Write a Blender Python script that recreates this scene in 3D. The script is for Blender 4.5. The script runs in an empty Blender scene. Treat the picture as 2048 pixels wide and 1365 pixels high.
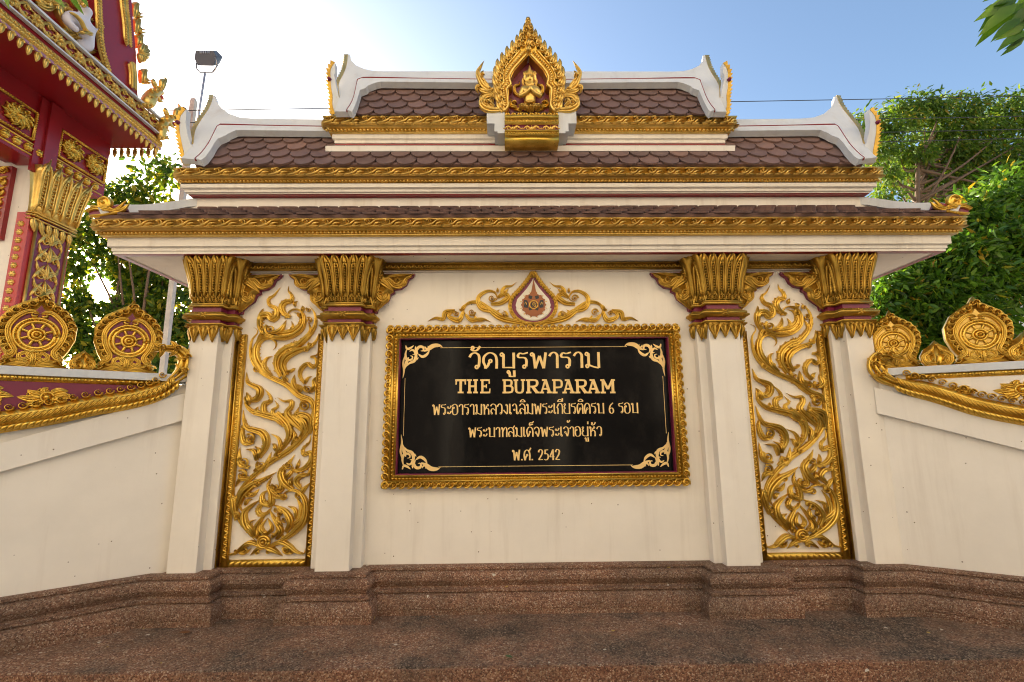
import bpy, bmesh, math, random
import numpy as np
from math import sin, cos, pi, radians, atan2, sqrt
from mathutils import Vector, Matrix, Quaternion
random.seed(7); RNG = np.random.default_rng(7)
SC = bpy.context.scene
COL = SC.collection

# ------------------------------------------------------------------ camera
F, PITCH, YAW, ROLL, CZ = 985.0, 9.95, -0.85, -0.52, 1.6      # focal length in px of a 2048 px wide frame
ROT = Matrix.Rotation(radians(YAW), 3, 'Z') @ Matrix.Rotation(radians(90 + PITCH), 3, 'X') @ Matrix.Rotation(radians(ROLL), 3, 'Z')
CAMO = Vector((0, 0, CZ))
cd = bpy.data.cameras.new('camera'); cam = bpy.data.objects.new('camera', cd); COL.objects.link(cam)
cam.location = CAMO; cam.rotation_euler = ROT.to_euler()
cd.sensor_width = 36; cd.lens = F / 2048 * 36; cd.clip_end = 2000; cd.clip_start = 0.05
SC.camera = cam
SC.render.resolution_x, SC.render.resolution_y = 1024, 682

# ------------------------------------------------------------------ sky, sun, exposure
SUN_DIR = (ROT @ Vector(((205 - 1024) / F, -(578 - 682.5) / F, -1))).normalized()   # towards the sun
EL = math.asin(SUN_DIR.z); AZ = atan2(SUN_DIR.x, SUN_DIR.y)
w = bpy.data.worlds.new('World'); SC.world = w; w.use_nodes = True
nt = w.node_tree; bg = nt.nodes['Background']
sky = nt.nodes.new('ShaderNodeTexSky'); sky.sky_type = 'NISHITA'; sky.sun_disc = False
sky.sun_elevation = EL; sky.sun_rotation = AZ; sky.altitude = 100; sky.air_density = 1.0; sky.dust_density = 3.0; sky.ozone_density = 2.2
nt.links.new(sky.outputs[0], bg.inputs[0]); bg.inputs[1].default_value = 0.15
sl = bpy.data.lights.new('sun', 'SUN'); sl.energy = 5.0; sl.angle = radians(0.5); sl.color = (1, 0.93, 0.82)
so = bpy.data.objects.new('sun', sl); COL.objects.link(so)
so.rotation_euler = SUN_DIR.to_track_quat('Z', 'Y').to_euler()
SC.view_settings.view_transform = 'Standard'; SC.view_settings.look = 'None'
SC.view_settings.exposure = 1.45; SC.view_settings.gamma = 1.0
SC.cycles.max_bounces = 8; SC.cycles.diffuse_bounces = 4; SC.cycles.glossy_bounces = 4; SC.cycles.transmission_bounces = 4
SC.cycles.use_denoising = True; SC.cycles.filter_width = 1.1
SC.cycles.sample_clamp_indirect = 6

def ray(x, y): return ROT @ Vector(((x - 1024) / F, -(y - 682.5) / F, -1))
def at(x, y, Y): d = ray(x, y); return CAMO + d * (Y / d.y)
def atX(x, y, X): d = ray(x, y); return CAMO + d * (X / d.x)
def atZ(x, y, Z): d = ray(x, y); return CAMO + d * ((Z - CZ) / d.z)

# ------------------------------------------------------------------ materials
class NT:
    def __init__(s, name):
        s.m = bpy.data.materials.new(name); s.m.use_nodes = True; s.t = s.m.node_tree
        s.b = s.t.nodes['Principled BSDF']; s.out = s.t.nodes['Material Output']
        s.tc = s.n('ShaderNodeTexCoord')
    def n(s, typ, **k):
        o = s.t.nodes.new(typ)
        for a, v in k.items(): setattr(o, a, v)
        return o
    def l(s, a, b): s.t.links.new(a, b)
    def noise(s, scale, detail=4, rough=.6, vec=None):
        o = s.n('ShaderNodeTexNoise'); o.inputs['Scale'].default_value = scale; o.inputs['Detail'].default_value = detail
        o.inputs['Roughness'].default_value = rough; s.l(vec or s.tc.outputs['Object'], o.inputs['Vector']); return o.outputs['Fac']
    def voro(s, scale, feat='F1', out='Distance', vec=None, rand=1):
        o = s.n('ShaderNodeTexVoronoi', feature=feat); o.inputs['Scale'].default_value = scale; o.inputs['Randomness'].default_value = rand
        s.l(vec or s.tc.outputs['Object'], o.inputs['Vector']); return o.outputs[out]
    def ramp(s, fac, stops, interp='LINEAR'):
        o = s.n('ShaderNodeValToRGB'); r = o.color_ramp; r.interpolation = interp
        while len(r.elements) < len(stops): r.elements.new(.5)
        for e, (p, c) in zip(r.elements, stops):
            e.position = p; e.color = (*c, 1) if len(c) == 3 else c
        s.l(fac, o.inputs[0]); return o.outputs[0]
    def mix(s, fac, a, b, mode='MIX'):
        o = s.n('ShaderNodeMix', data_type='RGBA', blend_type=mode)
        for i, v in ((0, fac), (6, a), (7, b)):
            if hasattr(v, 'links'): s.l(v, o.inputs[i])
            elif isinstance(v, (int, float)): o.inputs[i].default_value = v
            else: o.inputs[i].default_value = (*v, 1)
        return o.outputs[2]
    def math(s, op, a, b=0.0):
        o = s.n('ShaderNodeMath', operation=op)
        for i, v in enumerate((a, b)):
            if hasattr(v, 'links'): s.l(v, o.inputs[i])
            else: o.inputs[i].default_value = v
        return o.outputs[0]
    def stretch(s, v):
        o = s.n('ShaderNodeMapping'); o.inputs['Scale'].default_value = v; s.l(s.tc.outputs['Object'], o.inputs['Vector']); return o.outputs[0]
    def bump(s, h, strength=.3, dist=.01):
        o = s.n('ShaderNodeBump'); o.inputs['Strength'].default_value = strength; o.inputs['Distance'].default_value = dist
        s.l(h, o.inputs['Height']); s.l(o.outputs[0], s.b.inputs['Normal'])
    def set(s, color=None, rough=None, metal=None, spec=None):
        for k, v in (('Base Color', color), ('Roughness', rough), ('Metallic', metal), ('Specular IOR Level', spec)):
            if v is None: continue
            if hasattr(v, 'links'): s.l(v, s.b.inputs[k])
            else: s.b.inputs[k].default_value = (*v, 1) if isinstance(v, tuple) else v
        return s.m

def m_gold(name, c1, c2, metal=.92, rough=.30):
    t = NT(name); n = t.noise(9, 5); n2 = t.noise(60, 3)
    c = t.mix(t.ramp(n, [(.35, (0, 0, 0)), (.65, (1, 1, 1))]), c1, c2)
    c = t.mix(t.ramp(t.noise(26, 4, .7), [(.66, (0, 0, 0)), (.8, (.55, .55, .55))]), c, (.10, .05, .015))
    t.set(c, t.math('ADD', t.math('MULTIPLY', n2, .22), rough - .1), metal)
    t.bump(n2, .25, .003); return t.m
def m_plaster(name, base, dirt=.25, specks=True, streak=True):
    t = NT(name); c = t.mix(t.ramp(t.noise(1.6, 6), [(.3, (0, 0, 0)), (.7, (1, 1, 1))]), base, tuple(x * .89 for x in base))
    if streak:
        sv = t.stretch((7, 7, .5)); c = t.mix(t.math('MULTIPLY', t.ramp(t.noise(1.2, 6, .65, sv), [(.52, (0, 0, 0)), (.75, (1, 1, 1))]), dirt), c, (.32, .22, .13))
    if specks:
        v = t.voro(9); c = t.mix(t.ramp(v, [(.035, (1, 1, 1)), (.06, (0, 0, 0))]), c, (.13, .08, .045))
    t.set(c, .62, 0, .3); t.bump(t.noise(38, 6, .7), .18, .004); return t.m
def m_flat(name, c, rough=.5, metal=0, var=.12, scale=8, bump=.1, spec=.5):
    t = NT(name); n = t.noise(scale, 5)
    col = t.mix(n, tuple(x * (1 - var) for x in c), tuple(min(1, x * (1 + var)) for x in c))
    t.set(col, rough, metal, spec)
    if bump: t.bump(t.noise(scale * 5, 4), bump, .004)
    return t.m
def m_gravel(name, grime, tint=(1.0, .97, .94), gsc=125, lo=.40):
    t = NT(name)
    grain = t.n('ShaderNodeTexVoronoi'); grain.inputs['Scale'].default_value = gsc; t.l(t.tc.outputs['Object'], grain.inputs['Vector'])
    sep = t.n('ShaderNodeSeparateColor'); t.l(grain.outputs['Color'], sep.inputs[0])
    mul = lambda c: tuple(a * b for a, b in zip(c, tint))
    c = t.ramp(sep.outputs[0], [(0, mul((.10, .045, .028))), (.35, mul((.24, .115, .07))), (.62, mul((.33, .175, .11))), (.86, mul((.42, .27, .17))), (1, mul((.62, .52, .42)))])
    big = t.ramp(t.noise(1.1, 7, .68), [(lo, (0, 0, 0)), (lo + .2, (1, 1, 1))])
    c = t.mix(t.math('MULTIPLY', big, grime), c, t.ramp(sep.outputs[1], [(0, (.022, .017, .012)), (.5, (.085, .062, .044)), (.85, (.19, .14, .10)), (1, (.38, .30, .22))]))
    c = t.mix(t.math('MULTIPLY', t.ramp(t.noise(3.2, 6, .7), [(.5, (0, 0, 0)), (.72, (1, 1, 1))]), .45), c, (.10, .055, .03))
    warp = t.n('ShaderNodeVectorMath', operation='ADD'); nz = t.n('ShaderNodeTexNoise'); nz.inputs['Scale'].default_value = 40
    t.l(t.tc.outputs['Object'], nz.inputs['Vector']); sc = t.n('ShaderNodeVectorMath', operation='SCALE'); sc.inputs['Scale'].default_value = .03
    t.l(nz.outputs['Color'], sc.inputs[0]); t.l(t.tc.outputs['Object'], warp.inputs[0]); t.l(sc.outputs[0], warp.inputs[1])
    fl = t.n('ShaderNodeTexVoronoi'); fl.inputs['Scale'].default_value = 7; t.l(warp.outputs[0], fl.inputs['Vector'])
    fs = t.n('ShaderNodeSeparateColor'); t.l(fl.outputs['Color'], fs.inputs[0])
    fm = t.ramp(fl.outputs['Distance'], [(.085, (1, 1, 1)), (.105, (0, 0, 0))])
    sel = t.ramp(fs.outputs[0], [(.36, (1, 1, 1)), (.38, (0, 0, 0))])
    c = t.mix(t.math('MULTIPLY', fm, sel), c, t.ramp(fs.outputs[1], [(.7, (.62, .58, .5)), (.75, (.5, .36, .09))], 'CONSTANT'))
    t.set(c, .72, 0, .35)
    h = t.math('ADD', t.math('MULTIPLY', grain.outputs['Distance'], -1.0), t.math('MULTIPLY', t.noise(14, 4), .6))
    t.bump(h, .95, .009); return t.m
def m_leaf(name, stops, trans=.45, rough=.45):
    t = NT(name); g = t.n('ShaderNodeNewGeometry')
    c = t.ramp(g.outputs['Random Per Island'], stops)
    t.set(c, rough, 0, .4)
    tr = t.n('ShaderNodeBsdfTranslucent'); t.l(t.mix(1.0, c, (1.5, 1.35, .5), 'MULTIPLY'), tr.inputs[0])
    mx = t.n('ShaderNodeMixShader'); mx.inputs[0].default_value = trans
    t.l(t.b.outputs[0], mx.inputs[1]); t.l(tr.outputs[0], mx.inputs[2]); t.l(mx.outputs[0], t.out.inputs[0]); return t.m
def m_tile():
    t = NT('roof tile'); g = t.n('ShaderNodeNewGeometry')
    c = t.ramp(g.outputs['Random Per Island'], [(0, (.13, .080, .068)), (.5, (.158, .094, .079)), (.85, (.185, .108, .088)), (1, (.235, .135, .105))])
    c = t.mix(t.math('MULTIPLY', t.ramp(t.noise(5, 6, .7), [(.5, (0, 0, 0)), (.75, (1, 1, 1))]), .3), c, (.28, .2, .17))
    t.set(c, .6, 0, .35); t.bump(t.noise(50, 5), .2, .004); return t.m
def m_panel():
    t = NT('black polished stone')
    sm = t.ramp(t.noise(2.2, 7, .72, t.stretch((1.6, 1, 1.0))), [(.5, (0, 0, 0)), (.78, (1, 1, 1))])
    c = t.mix(t.math('MULTIPLY', sm, .28), (.006, .006, .006), (.05, .042, .035))
    t.set(c, t.math('ADD', t.math('MULTIPLY', sm, .2), .1), 0, .14); return t.m

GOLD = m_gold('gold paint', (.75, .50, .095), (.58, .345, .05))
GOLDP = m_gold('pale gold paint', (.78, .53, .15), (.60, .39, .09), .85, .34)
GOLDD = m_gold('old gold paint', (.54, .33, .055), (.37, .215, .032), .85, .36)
LETTER = m_flat('gold lettering', (.86, .60, .24), .42, .25, .06, 30, .05)
CREAM = m_plaster('cream plaster', (.83, .775, .685), .16)
CREAMC = m_plaster('cream cornice', (.77, .715, .63), .30, False)
WHITE = m_plaster('sky tinted white concrete', (.62, .645, .665), .22, False)  # bluish grey of sky-lit shade is put into the white paint colour
MAROON = m_flat('magenta red paint', (.17, .012, .045), .4)
DRED = m_flat('dark red paint', (.245, .008, .013), .28, 0, .25, 3, .05)
REDSTRIP = m_flat('red paint', (.42, .03, .03), .35)
GRAVEL = m_gravel('washed gravel', .55)
GRAVELF = m_gravel('washed gravel floor', 1.0, (1.0, .99, .95), 100, .39)
GRAVELR = m_gravel('washed gravel riser', .55, (.86, .74, .64), 115, .42)
TILE = m_tile()
PANEL = m_panel()
CONC = m_flat('old concrete', (.46, .43, .40), .8, 0, .25, 12, .4)
PAVE = m_flat('pale concrete road', (.30, .27, .23), .85, 0, .12, 2, .3)
FACADE = m_plaster('sunlit cream facade', (.62, .555, .455), .1, False)
DARK = m_flat('dark grey metal', (.075, .08, .085), .5, .2)
STEEL = m_flat('galvanised steel', (.42, .45, .48), .45, .6)
GLASS = m_flat('window glass', (.02, .025, .03), .08, 0, .1, 3, 0)
WIRE = m_flat('black cable', (.02, .02, .02), .6)
BARK = m_flat('bark', (.14, .09, .055), .85, 0, .3, 14, .6)
STONEW = m_flat('pale painted stone', (.62, .60, .66), .5, 0, .1, 14, .1)
ORANGE = m_flat('orange brown enamel', (.30, .085, .014), .4)
IVORY = m_flat('ivory enamel', (.74, .68, .56), .4)
NAVY = m_flat('dark enamel', (.012, .010, .012), .4)
L_LEFT = m_leaf('backlit leaves', [(0, (.03, .075, .014)), (.5, (.07, .14, .02)), (.82, (.20, .26, .025)), (1, (.42, .34, .04))], .62)
L_HIGH = m_leaf('feathery leaves', [(0, (.05, .11, .018)), (.6, (.11, .20, .028)), (.93, (.19, .26, .035)), (1, (.30, .20, .03))], .55)
L_LOW = m_leaf('glossy leaves', [(0, (.035, .095, .015)), (.5, (.08, .18, .022)), (.93, (.15, .27, .03)), (1, (.48, .28, .03))], .55, .30)
L_SPRAY = m_leaf('young leaves', [(0, (.05, .13, .02)), (.5, (.09, .20, .02)), (1, (.16, .30, .03))], .6, .35)

# ------------------------------------------------------------------ mesh collector
class MB:
    def __init__(s): s.v = []; s.f = []
    def add(s, vs, fs):
        o = len(s.v); s.v.extend([tuple(p) for p in vs]); s.f.extend([tuple(i + o for i in f) for f in fs]); return s
    def box(s, x0, x1, y0, y1, z0, z1):
        return s.add([(x, y, z) for x in (x0, x1) for y in (y0, y1) for z in (z0, z1)],
                     [(0, 1, 3, 2), (4, 6, 7, 5), (0, 4, 5, 1), (2, 3, 7, 6), (0, 2, 6, 4), (1, 5, 7, 3)])
    def obox(s, c, ax, ay, az):     # oriented box: centre and three half axes
        c, ax, ay, az = map(Vector, (c, ax, ay, az))
        return s.add([c + ax * i + ay * j + az * k for i in (-1, 1) for j in (-1, 1) for k in (-1, 1)],
                     [(0, 1, 3, 2), (4, 6, 7, 5), (0, 4, 5, 1), (2, 3, 7, 6), (0, 2, 6, 4), (1, 5, 7, 3)])
    def plate(s, pts, N, th):       # polygon with thickness th behind it (N = outward)
        n = len(pts); N = Vector(N); pts = [Vector(p) for p in pts]
        return s.add(pts + [p - N * th for p in pts], [tuple(range(n)), tuple(range(2 * n - 1, n - 1, -1))] + [(i, i + n, (i + 1) % n + n, (i + 1) % n) for i in range(n)])
    def tube(s, pts, rs, n=8, cap=True):
        pts = [Vector(p) for p in pts]; k = len(pts)
        if not hasattr(rs, '__len__'): rs = [rs] * k
        vs = []; up = None
        for i, p in enumerate(pts):
            t = (pts[min(i + 1, k - 1)] - pts[max(i - 1, 0)]).normalized()
            if up is None: up = t.orthogonal().normalized()
            a = (up - t * up.dot(t)).normalized(); up = a; b = t.cross(a)
            vs += [p + (a * cos(2 * pi * j / n) + b * sin(2 * pi * j / n)) * rs[i] for j in range(n)]
        fs = [(i * n + j, i * n + (j + 1) % n, (i + 1) * n + (j + 1) % n, (i + 1) * n + j) for i in range(k - 1) for j in range(n)]
        if cap: fs += [tuple(range(n - 1, -1, -1)), tuple(range((k - 1) * n, k * n))]
        return s.add(vs, fs)
    def ball(s, c, r, n=8, m=6):
        c = Vector(c); rx, ry, rz = r if hasattr(r, '__len__') else (r, r, r)
        vs = [c + Vector((rx * sin(pi * i / m) * cos(2 * pi * j / n), ry * sin(pi * i / m) * sin(2 * pi * j / n), rz * cos(pi * i / m))) for i in range(m + 1) for j in range(n)]
        return s.add(vs, [(i * n + j, i * n + (j + 1) % n, (i + 1) * n + (j + 1) % n, (i + 1) * n + j) for i in range(m) for j in range(n)])
    def build(s, name, mat, parent=None, smooth=False, bevel=0, mirror_x=None):
        me = bpy.data.meshes.new(name)
        off = Vector((0, 0, 0)); p = parent
        while p is not None: off = off + p.location; p = p.parent
        V = np.array(s.v, dtype=float)
        if mirror_x is not None: V[:, 0] = 2 * mirror_x - V[:, 0]
        V -= np.array(off)
        fs = s.f if mirror_x is None else [f[::-1] for f in s.f]
        me.from_pydata(V.tolist(), [], fs); me.materials.append(mat)
        if smooth: me.polygons.foreach_set('use_smooth', [True] * len(me.polygons))
        me.update()
        o = bpy.data.objects.new(name, me); COL.objects.link(o)
        if parent is not None: o.parent = parent
        if bevel:
            b = o.modifiers.new('bevel', 'BEVEL'); b.width = bevel; b.segments = 2; b.limit_method = 'ANGLE'
        return o
def thing(name, label, cat, loc=(0, 0, 0), group=None):
    o = bpy.data.objects.new(name, None); COL.objects.link(o); o.location = loc; o.empty_display_size = .2
    o['label'] = label; o['category'] = cat
    if group: o['group'] = group
    return o
def tag(o, label, cat, group=None):
    o['label'] = label; o['category'] = cat
    if group: o['group'] = group
    return o
def struct(o, kind='structure'): o['kind'] = kind; return o

# ------------------------------------------------------------------ carved relief in a plane
class Plane:
    def __init__(s, o, U, V, N): s.o, s.U, s.V, s.N = Vector(o), Vector(U).normalized(), Vector(V).normalized(), Vector(N).normalized()
    def p(s, u, v, h=0): return s.o + s.U * u + s.V * v + s.N * h
    def hit(s, x, y, off=0):
        d = ray(x, y); o = s.o + s.N * off; return CAMO + d * ((o - CAMO).dot(s.N) / d.dot(s.N))
    def px(s, x, y, off=0): q = s.hit(x, y, off) - s.o; return (q.dot(s.U), q.dot(s.V))
def front(Y): return Plane((0, Y, 0), (1, 0, 0), (0, 0, 1), (0, -1, 0))
def smooth_path(pts, n, closed=False):
    P = np.array(pts, float)
    if closed: P = np.vstack([P[-1], P, P[0], P[1]])
    else: P = np.vstack([2 * P[0] - P[1], P, 2 * P[-1] - P[-2]])
    L = np.maximum(np.sqrt(np.linalg.norm(np.diff(P, axis=0), axis=1)), 1e-6)
    out = []
    for i in range(1, len(P) - 2):
        p0, p1, p2, p3 = P[i - 1:i + 3]; a, b, c = L[i - 1:i + 2]
        m1 = (p2 - p1) - b * ((p1 - p0) / a) * 0 ; t1 = ((p1 - p0) / a - (p2 - p0) / (a + b) + (p2 - p1) / b) * b; t2 = ((p2 - p1) / b - (p3 - p1) / (b + c) + (p3 - p2) / c) * b
        for t in np.linspace(0, 1, 9)[:-1]:
            out.append((2 * t**3 - 3 * t**2 + 1) * p1 + (t**3 - 2 * t**2 + t) * t1 + (-2 * t**3 + 3 * t**2) * p2 + (t**3 - t**2) * t2)
    out.append(P[-2]); Q = np.array(out)
    d = np.concatenate([[0], np.cumsum(np.linalg.norm(np.diff(Q, axis=0), axis=1))])
    s = np.linspace(0, d[-1], n)
    return np.stack([np.interp(s, d, Q[:, k]) for k in range(Q.shape[1])], 1), d[-1]
XS = np.array([-1, -.93, -.62, -.44, -.26, 0, .26, .44, .62, .93, 1]); HS = np.array([0, .52, .78, .30, .58, 1, .58, .30, .78, .52, 0])
XS5 = np.array([-1, -.85, 0, .85, 1]); HS5 = np.array([0, .55, 1, .55, 0])
def ribbon(M, pl, pts, w, h, kind='flame', n=0, rich=True, straight=False, base=-.003, closed=False):
    """carved ribbon along pts (u,v) with half width w and height h; pl maps (u,v,h)"""
    if straight: Q = np.array(pts, float); ln = 1
    else:
        ln = sum(math.hypot(pts[i + 1][0] - pts[i][0], pts[i + 1][1] - pts[i][1]) for i in range(len(pts) - 1))
        n = n or int(min(44, max(7, ln / max(w, 1e-4) * 1.6))); Q, _ = smooth_path(pts, n, closed)
    n = len(Q); T = np.gradient(Q, axis=0); T /= np.maximum(np.linalg.norm(T, axis=1)[:, None], 1e-9)
    Nn = np.stack([-T[:, 1], T[:, 0]], 1); t = np.linspace(0, 1, n)
    if kind == 'flame': W = np.minimum(1, .55 + 1.5 * t) * np.where(t > .3, 1 - np.clip((t - .3) / .7, 0, 1) ** 1.5, 1)
    elif kind == 'leaf': W = np.sin(np.pi * np.clip(t, 0, 1) ** .75) ** .8
    elif kind == 'even': W = np.ones(n); 
    elif kind == 'ends': W = np.clip(np.minimum(t, 1 - t) * 12, 0, 1) ** .5
    else: W = 1 - .75 * t
    W = np.maximum(W, .02); H = W ** .55
    X, Hh = (XS, HS) if rich else (XS5, HS5); k = len(X)
    vs = []
    for i in range(n):
        for x, hh in zip(X, Hh):
            vs.append(pl.p(Q[i, 0] + Nn[i, 0] * x * w * W[i], Q[i, 1] + Nn[i, 1] * x * w * W[i], base + (hh * h * H[i] if 0 < hh else 0) ))
    fs = [(i * k + j, (i + 1) * k + j, (i + 1) * k + j + 1, i * k + j + 1) for i in range(n - 1) for j in range(k - 1)]
    if kind == 'even' and not closed: fs += [tuple(range(k)), tuple(range((n - 1) * k + k - 1, (n - 1) * k - 1, -1))]
    M.add(vs, fs)
def dome(M, pl, c, r, h, n=8, m=3, base=-.002):
    vs = []
    for i in range(m):
        a = pi / 2 * i / m
        vs += [pl.p(c[0] + r * cos(a) * cos(2 * pi * j / n), c[1] + r * cos(a) * sin(2 * pi * j / n), base + h * sin(a)) for j in range(n)]
    vs.append(pl.p(c[0], c[1], base + h))
    M.add(vs, [(i * n + j, i * n + (j + 1) % n, (i + 1) * n + (j + 1) % n, (i + 1) * n + j) for i in range(m - 1) for j in range(n)] + [((m - 1) * n + j, (m - 1) * n + (j + 1) % n, m * n) for j in range(n)])
def spiral(M, pl, c, R, h, turns=1.4, d=1, a0=0, rich=False):
    k = 14; pts = []
    for i in range(k):
        t = i / (k - 1); r = R * (1 - .72 * t); a = a0 + d * 2 * pi * turns * t; pts.append((c[0] + r * cos(a), c[1] + r * sin(a)))
    ribbon(M, pl, pts, R * .25, h, 'taper', 22, rich); dome(M, pl, c, R * .28, h * 1.25)
def ringrib(M, pl, c, R, w, h, n=28, rx=1):
    pts = [(c[0] + rx * R * cos(2 * pi * i / n), c[1] + R * sin(2 * pi * i / n)) for i in range(n + 1)]
    ribbon(M, pl, pts, w, h, 'even', straight=True, rich=False)
def beads(M, pl, a, b, r, h, step, m=2, n=6):
    L = math.hypot(b[0] - a[0], b[1] - a[1]); k = max(1, int(L / step))
    for i in range(k):
        t = (i + .5) / k; dome(M, pl, (a[0] + (b[0] - a[0]) * t, a[1] + (b[1] - a[1]) * t), r, h, n, m)
class Sub:                                   # a plane seen in units of its own along a line: x along, y across
    def __init__(s, pl, a, d, nrm, sc=1): s.pl, s.a, s.d, s.n, s.sc = pl, a, d, nrm, sc
    def p(s, u, v, h=0): return s.pl.p(s.a[0] + (s.d[0] * u + s.n[0] * v) * s.sc, s.a[1] + (s.d[1] * u + s.n[1] * v) * s.sc, h)
def frieze(M, pl, a, b, width, h, period=None):
    """running scroll band from a to b (left to right), width across"""
    L = math.hypot(b[0] - a[0], b[1] - a[1]); d = ((b[0] - a[0]) / L, (b[1] - a[1]) / L); nr = (-d[1], d[0])
    k = max(1, round(L / (period or width * 2.0))); P = L / k; W = width / 2
    for i in range(k):
        s = Sub(pl, (a[0] + d[0] * P * i, a[1] + d[1] * P * i), d, nr)
        spiral(M, s, (P * .33, W * .12), W * .62, h, 1.2, -1, pi * .9)
        ribbon(M, s, [(P * .02, -W * .8), (P * .28, -W * .75), (P * .55, -W * .2), (P * .66, W * .5), (P * .95, W * .85)], W * .24, h, 'flame', 9, False)
        ribbon(M, s, [(P * .6, -W * .8), (P * .74, -W * .2), (P * .86, W * .05), (P * 1.03, W * .1)], W * .3, h * .9, 'flame', 7, False)
        ribbon(M, s, [(P * .45, -W * .85), (P * .8, -W * .75), (P * .98, -W * .35)], W * .2, h * .8, 'flame', 6, False)
        ribbon(M, s, [(P * .55, W * .85), (P * .4, W * .95), (P * .1, W * .8)], W * .16, h * .7, 'flame', 5, False)
def leafrow(M, pl, a, b, width, h, period, mode='v'):
    L = math.hypot(b[0] - a[0], b[1] - a[1]); d = ((b[0] - a[0]) / L, (b[1] - a[1]) / L); nr = (-d[1], d[0]); k = max(1, round(L / period)); P = L / k
    for i in range(k):
        s = Sub(pl, (a[0] + d[0] * P * i, a[1] + d[1] * P * i), d, nr)
        if mode == 'v':
            ribbon(M, s, [(0, -width / 2), (P * .5, width * .45)], P * .16, h, 'ends', 5, False); ribbon(M, s, [(P, -width / 2), (P * .5, width * .45)], P * .16, h, 'ends', 5, False); dome(M, s, (P * .5, -width * .25), P * .16, h * .8, 5, 2)
        elif mode == 'rope': ribbon(M, s, [(0, -width * .45), (P * .5, 0), (P * 1.1, width * .45)], P * .38, h, 'leaf', 6, False)
        elif mode == 'c': spiral(M, s, (P * .45, 0), min(P, width) * .42, h, 1.1, -1, pi)

def fix_normals(o):
    bm = bmesh.new(); bm.from_mesh(o.data); bmesh.ops.recalc_face_normals(bm, faces=bm.faces); bm.to_mesh(o.data); bm.free()
def ring_profile(M, x0, x1, y0, y1, prof):
    """profile [(outward, z)] swept round a rectangle with mitred corners"""
    k = len(prof); vs = []
    for cx, cy, sx, sy in ((x0, y0, -1, -1), (x1, y0, 1, -1), (x1, y1, 1, 1), (x0, y1, -1, 1)):
        vs += [(cx + sx * o, cy + sy * o, z) for o, z in prof]
    M.add(vs, [(c * k + i, ((c + 1) % 4) * k + i, ((c + 1) % 4) * k + i + 1, c * k + i + 1) for c in range(4) for i in range(k - 1)])
def skin_mesh(name, joints, edges, mat, parent, sub=1, root=0):
    """joints {name:(pos, radius)} grown into one smooth surface"""
    names = list(joints); idx = {n: i for i, n in enumerate(names)}
    off = Vector((0, 0, 0)); p = parent
    while p is not None: off = off + p.location; p = p.parent
    me = bpy.data.meshes.new(name); me.from_pydata([Vector(joints[n][0]) - off for n in names], [(idx[a], idx[b]) for a, b in edges], [])
    o = bpy.data.objects.new(name, me); COL.objects.link(o); o.parent = parent
    md = o.modifiers.new('skin', 'SKIN')
    for i, n in enumerate(names):
        r = joints[n][1]; me.skin_vertices[0].data[i].radius = (r, r) if not hasattr(r, '__len__') else r
    me.skin_vertices[0].data[root].use_root = True
    sb = o.modifiers.new('sub', 'SUBSURF'); sb.levels = sub; sb.render_levels = sub
    md.use_smooth_shade = True; me.materials.append(mat); return o

XC = 0.28                                                   # axis of symmetry of the gate
YW, YP = 4.80, 4.60
def mir(x): return 2 * XC - x
XC = 0.288
# ================================================================== THE GATE WALL
gate = thing('temple_name_wall', 'cream temple name wall with gilded pilasters and three tiers of brown scale tile roof', 'temple wall', (XC, 4.8, 0.37))
PNL = front(YW)
b = MB().box(mir(3.42), 3.42, YW, 5.30, 0.30, 3.30).build('wall', CREAM, gate)
PILS = [(-2.955, -2.70, -1), (-1.675, -1.375, 1), (mir(-1.375), mir(-1.675), -1), (mir(-2.70), mir(-2.955), 1)]   # x0, x1 of the front faces
YS = 4.705
class Surf:       # flared face of a capital: u across 0..1, v up 0..1, h out
    def __init__(s, a, b, nrm, z0, z1, fl): s.a, s.b, s.n, s.z0, s.z1, s.fl = a, b, nrm, z0, z1, fl
    def p(s, u, v, h=0):
        o = s.fl(v); x = s.a[0] + (s.b[0] - s.a[0]) * u; y = s.a[1] + (s.b[1] - s.a[1]) * u
        if s.n[0] == 0: x += (2 * u - 1) * o; y -= o + h
        else: x += s.n[0] * (o + h); y -= o * (1 if s.a[1] < s.b[1] else 1) * (1 - u if s.a[1] < s.b[1] else u)
        return Vector((x, y, s.z0 + (s.z1 - s.z0) * v))
def outline(x0, x1, st, o, ya=YW):
    return [(x0 - st - o, ya), (x0 - st - o, YS - o), (x0 - o, YS - o), (x0 - o, YP - o), (x1 + o, YP - o), (x1 + o, YS - o), (x1 + st + o, YS - o), (x1 + st + o, ya)]
def loft(M, x0, x1, st, levels, caps=True):
    k = 8; vs = []
    for o, z in levels: vs += [(x, y, z) for x, y in outline(x0, x1, st, o)]
    n = len(levels); fs = [(i * k + j, i * k + j + 1, (i + 1) * k + j + 1, (i + 1) * k + j) for i in range(n - 1) for j in range(k - 1)]
    if caps: fs += [tuple(range(k - 1, -1, -1)), tuple(range((n - 1) * k, n * k))]
    M.add(vs, fs)
flare = lambda v: .010 + .012 * v + .068 * max(0, v) ** 2.4
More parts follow.
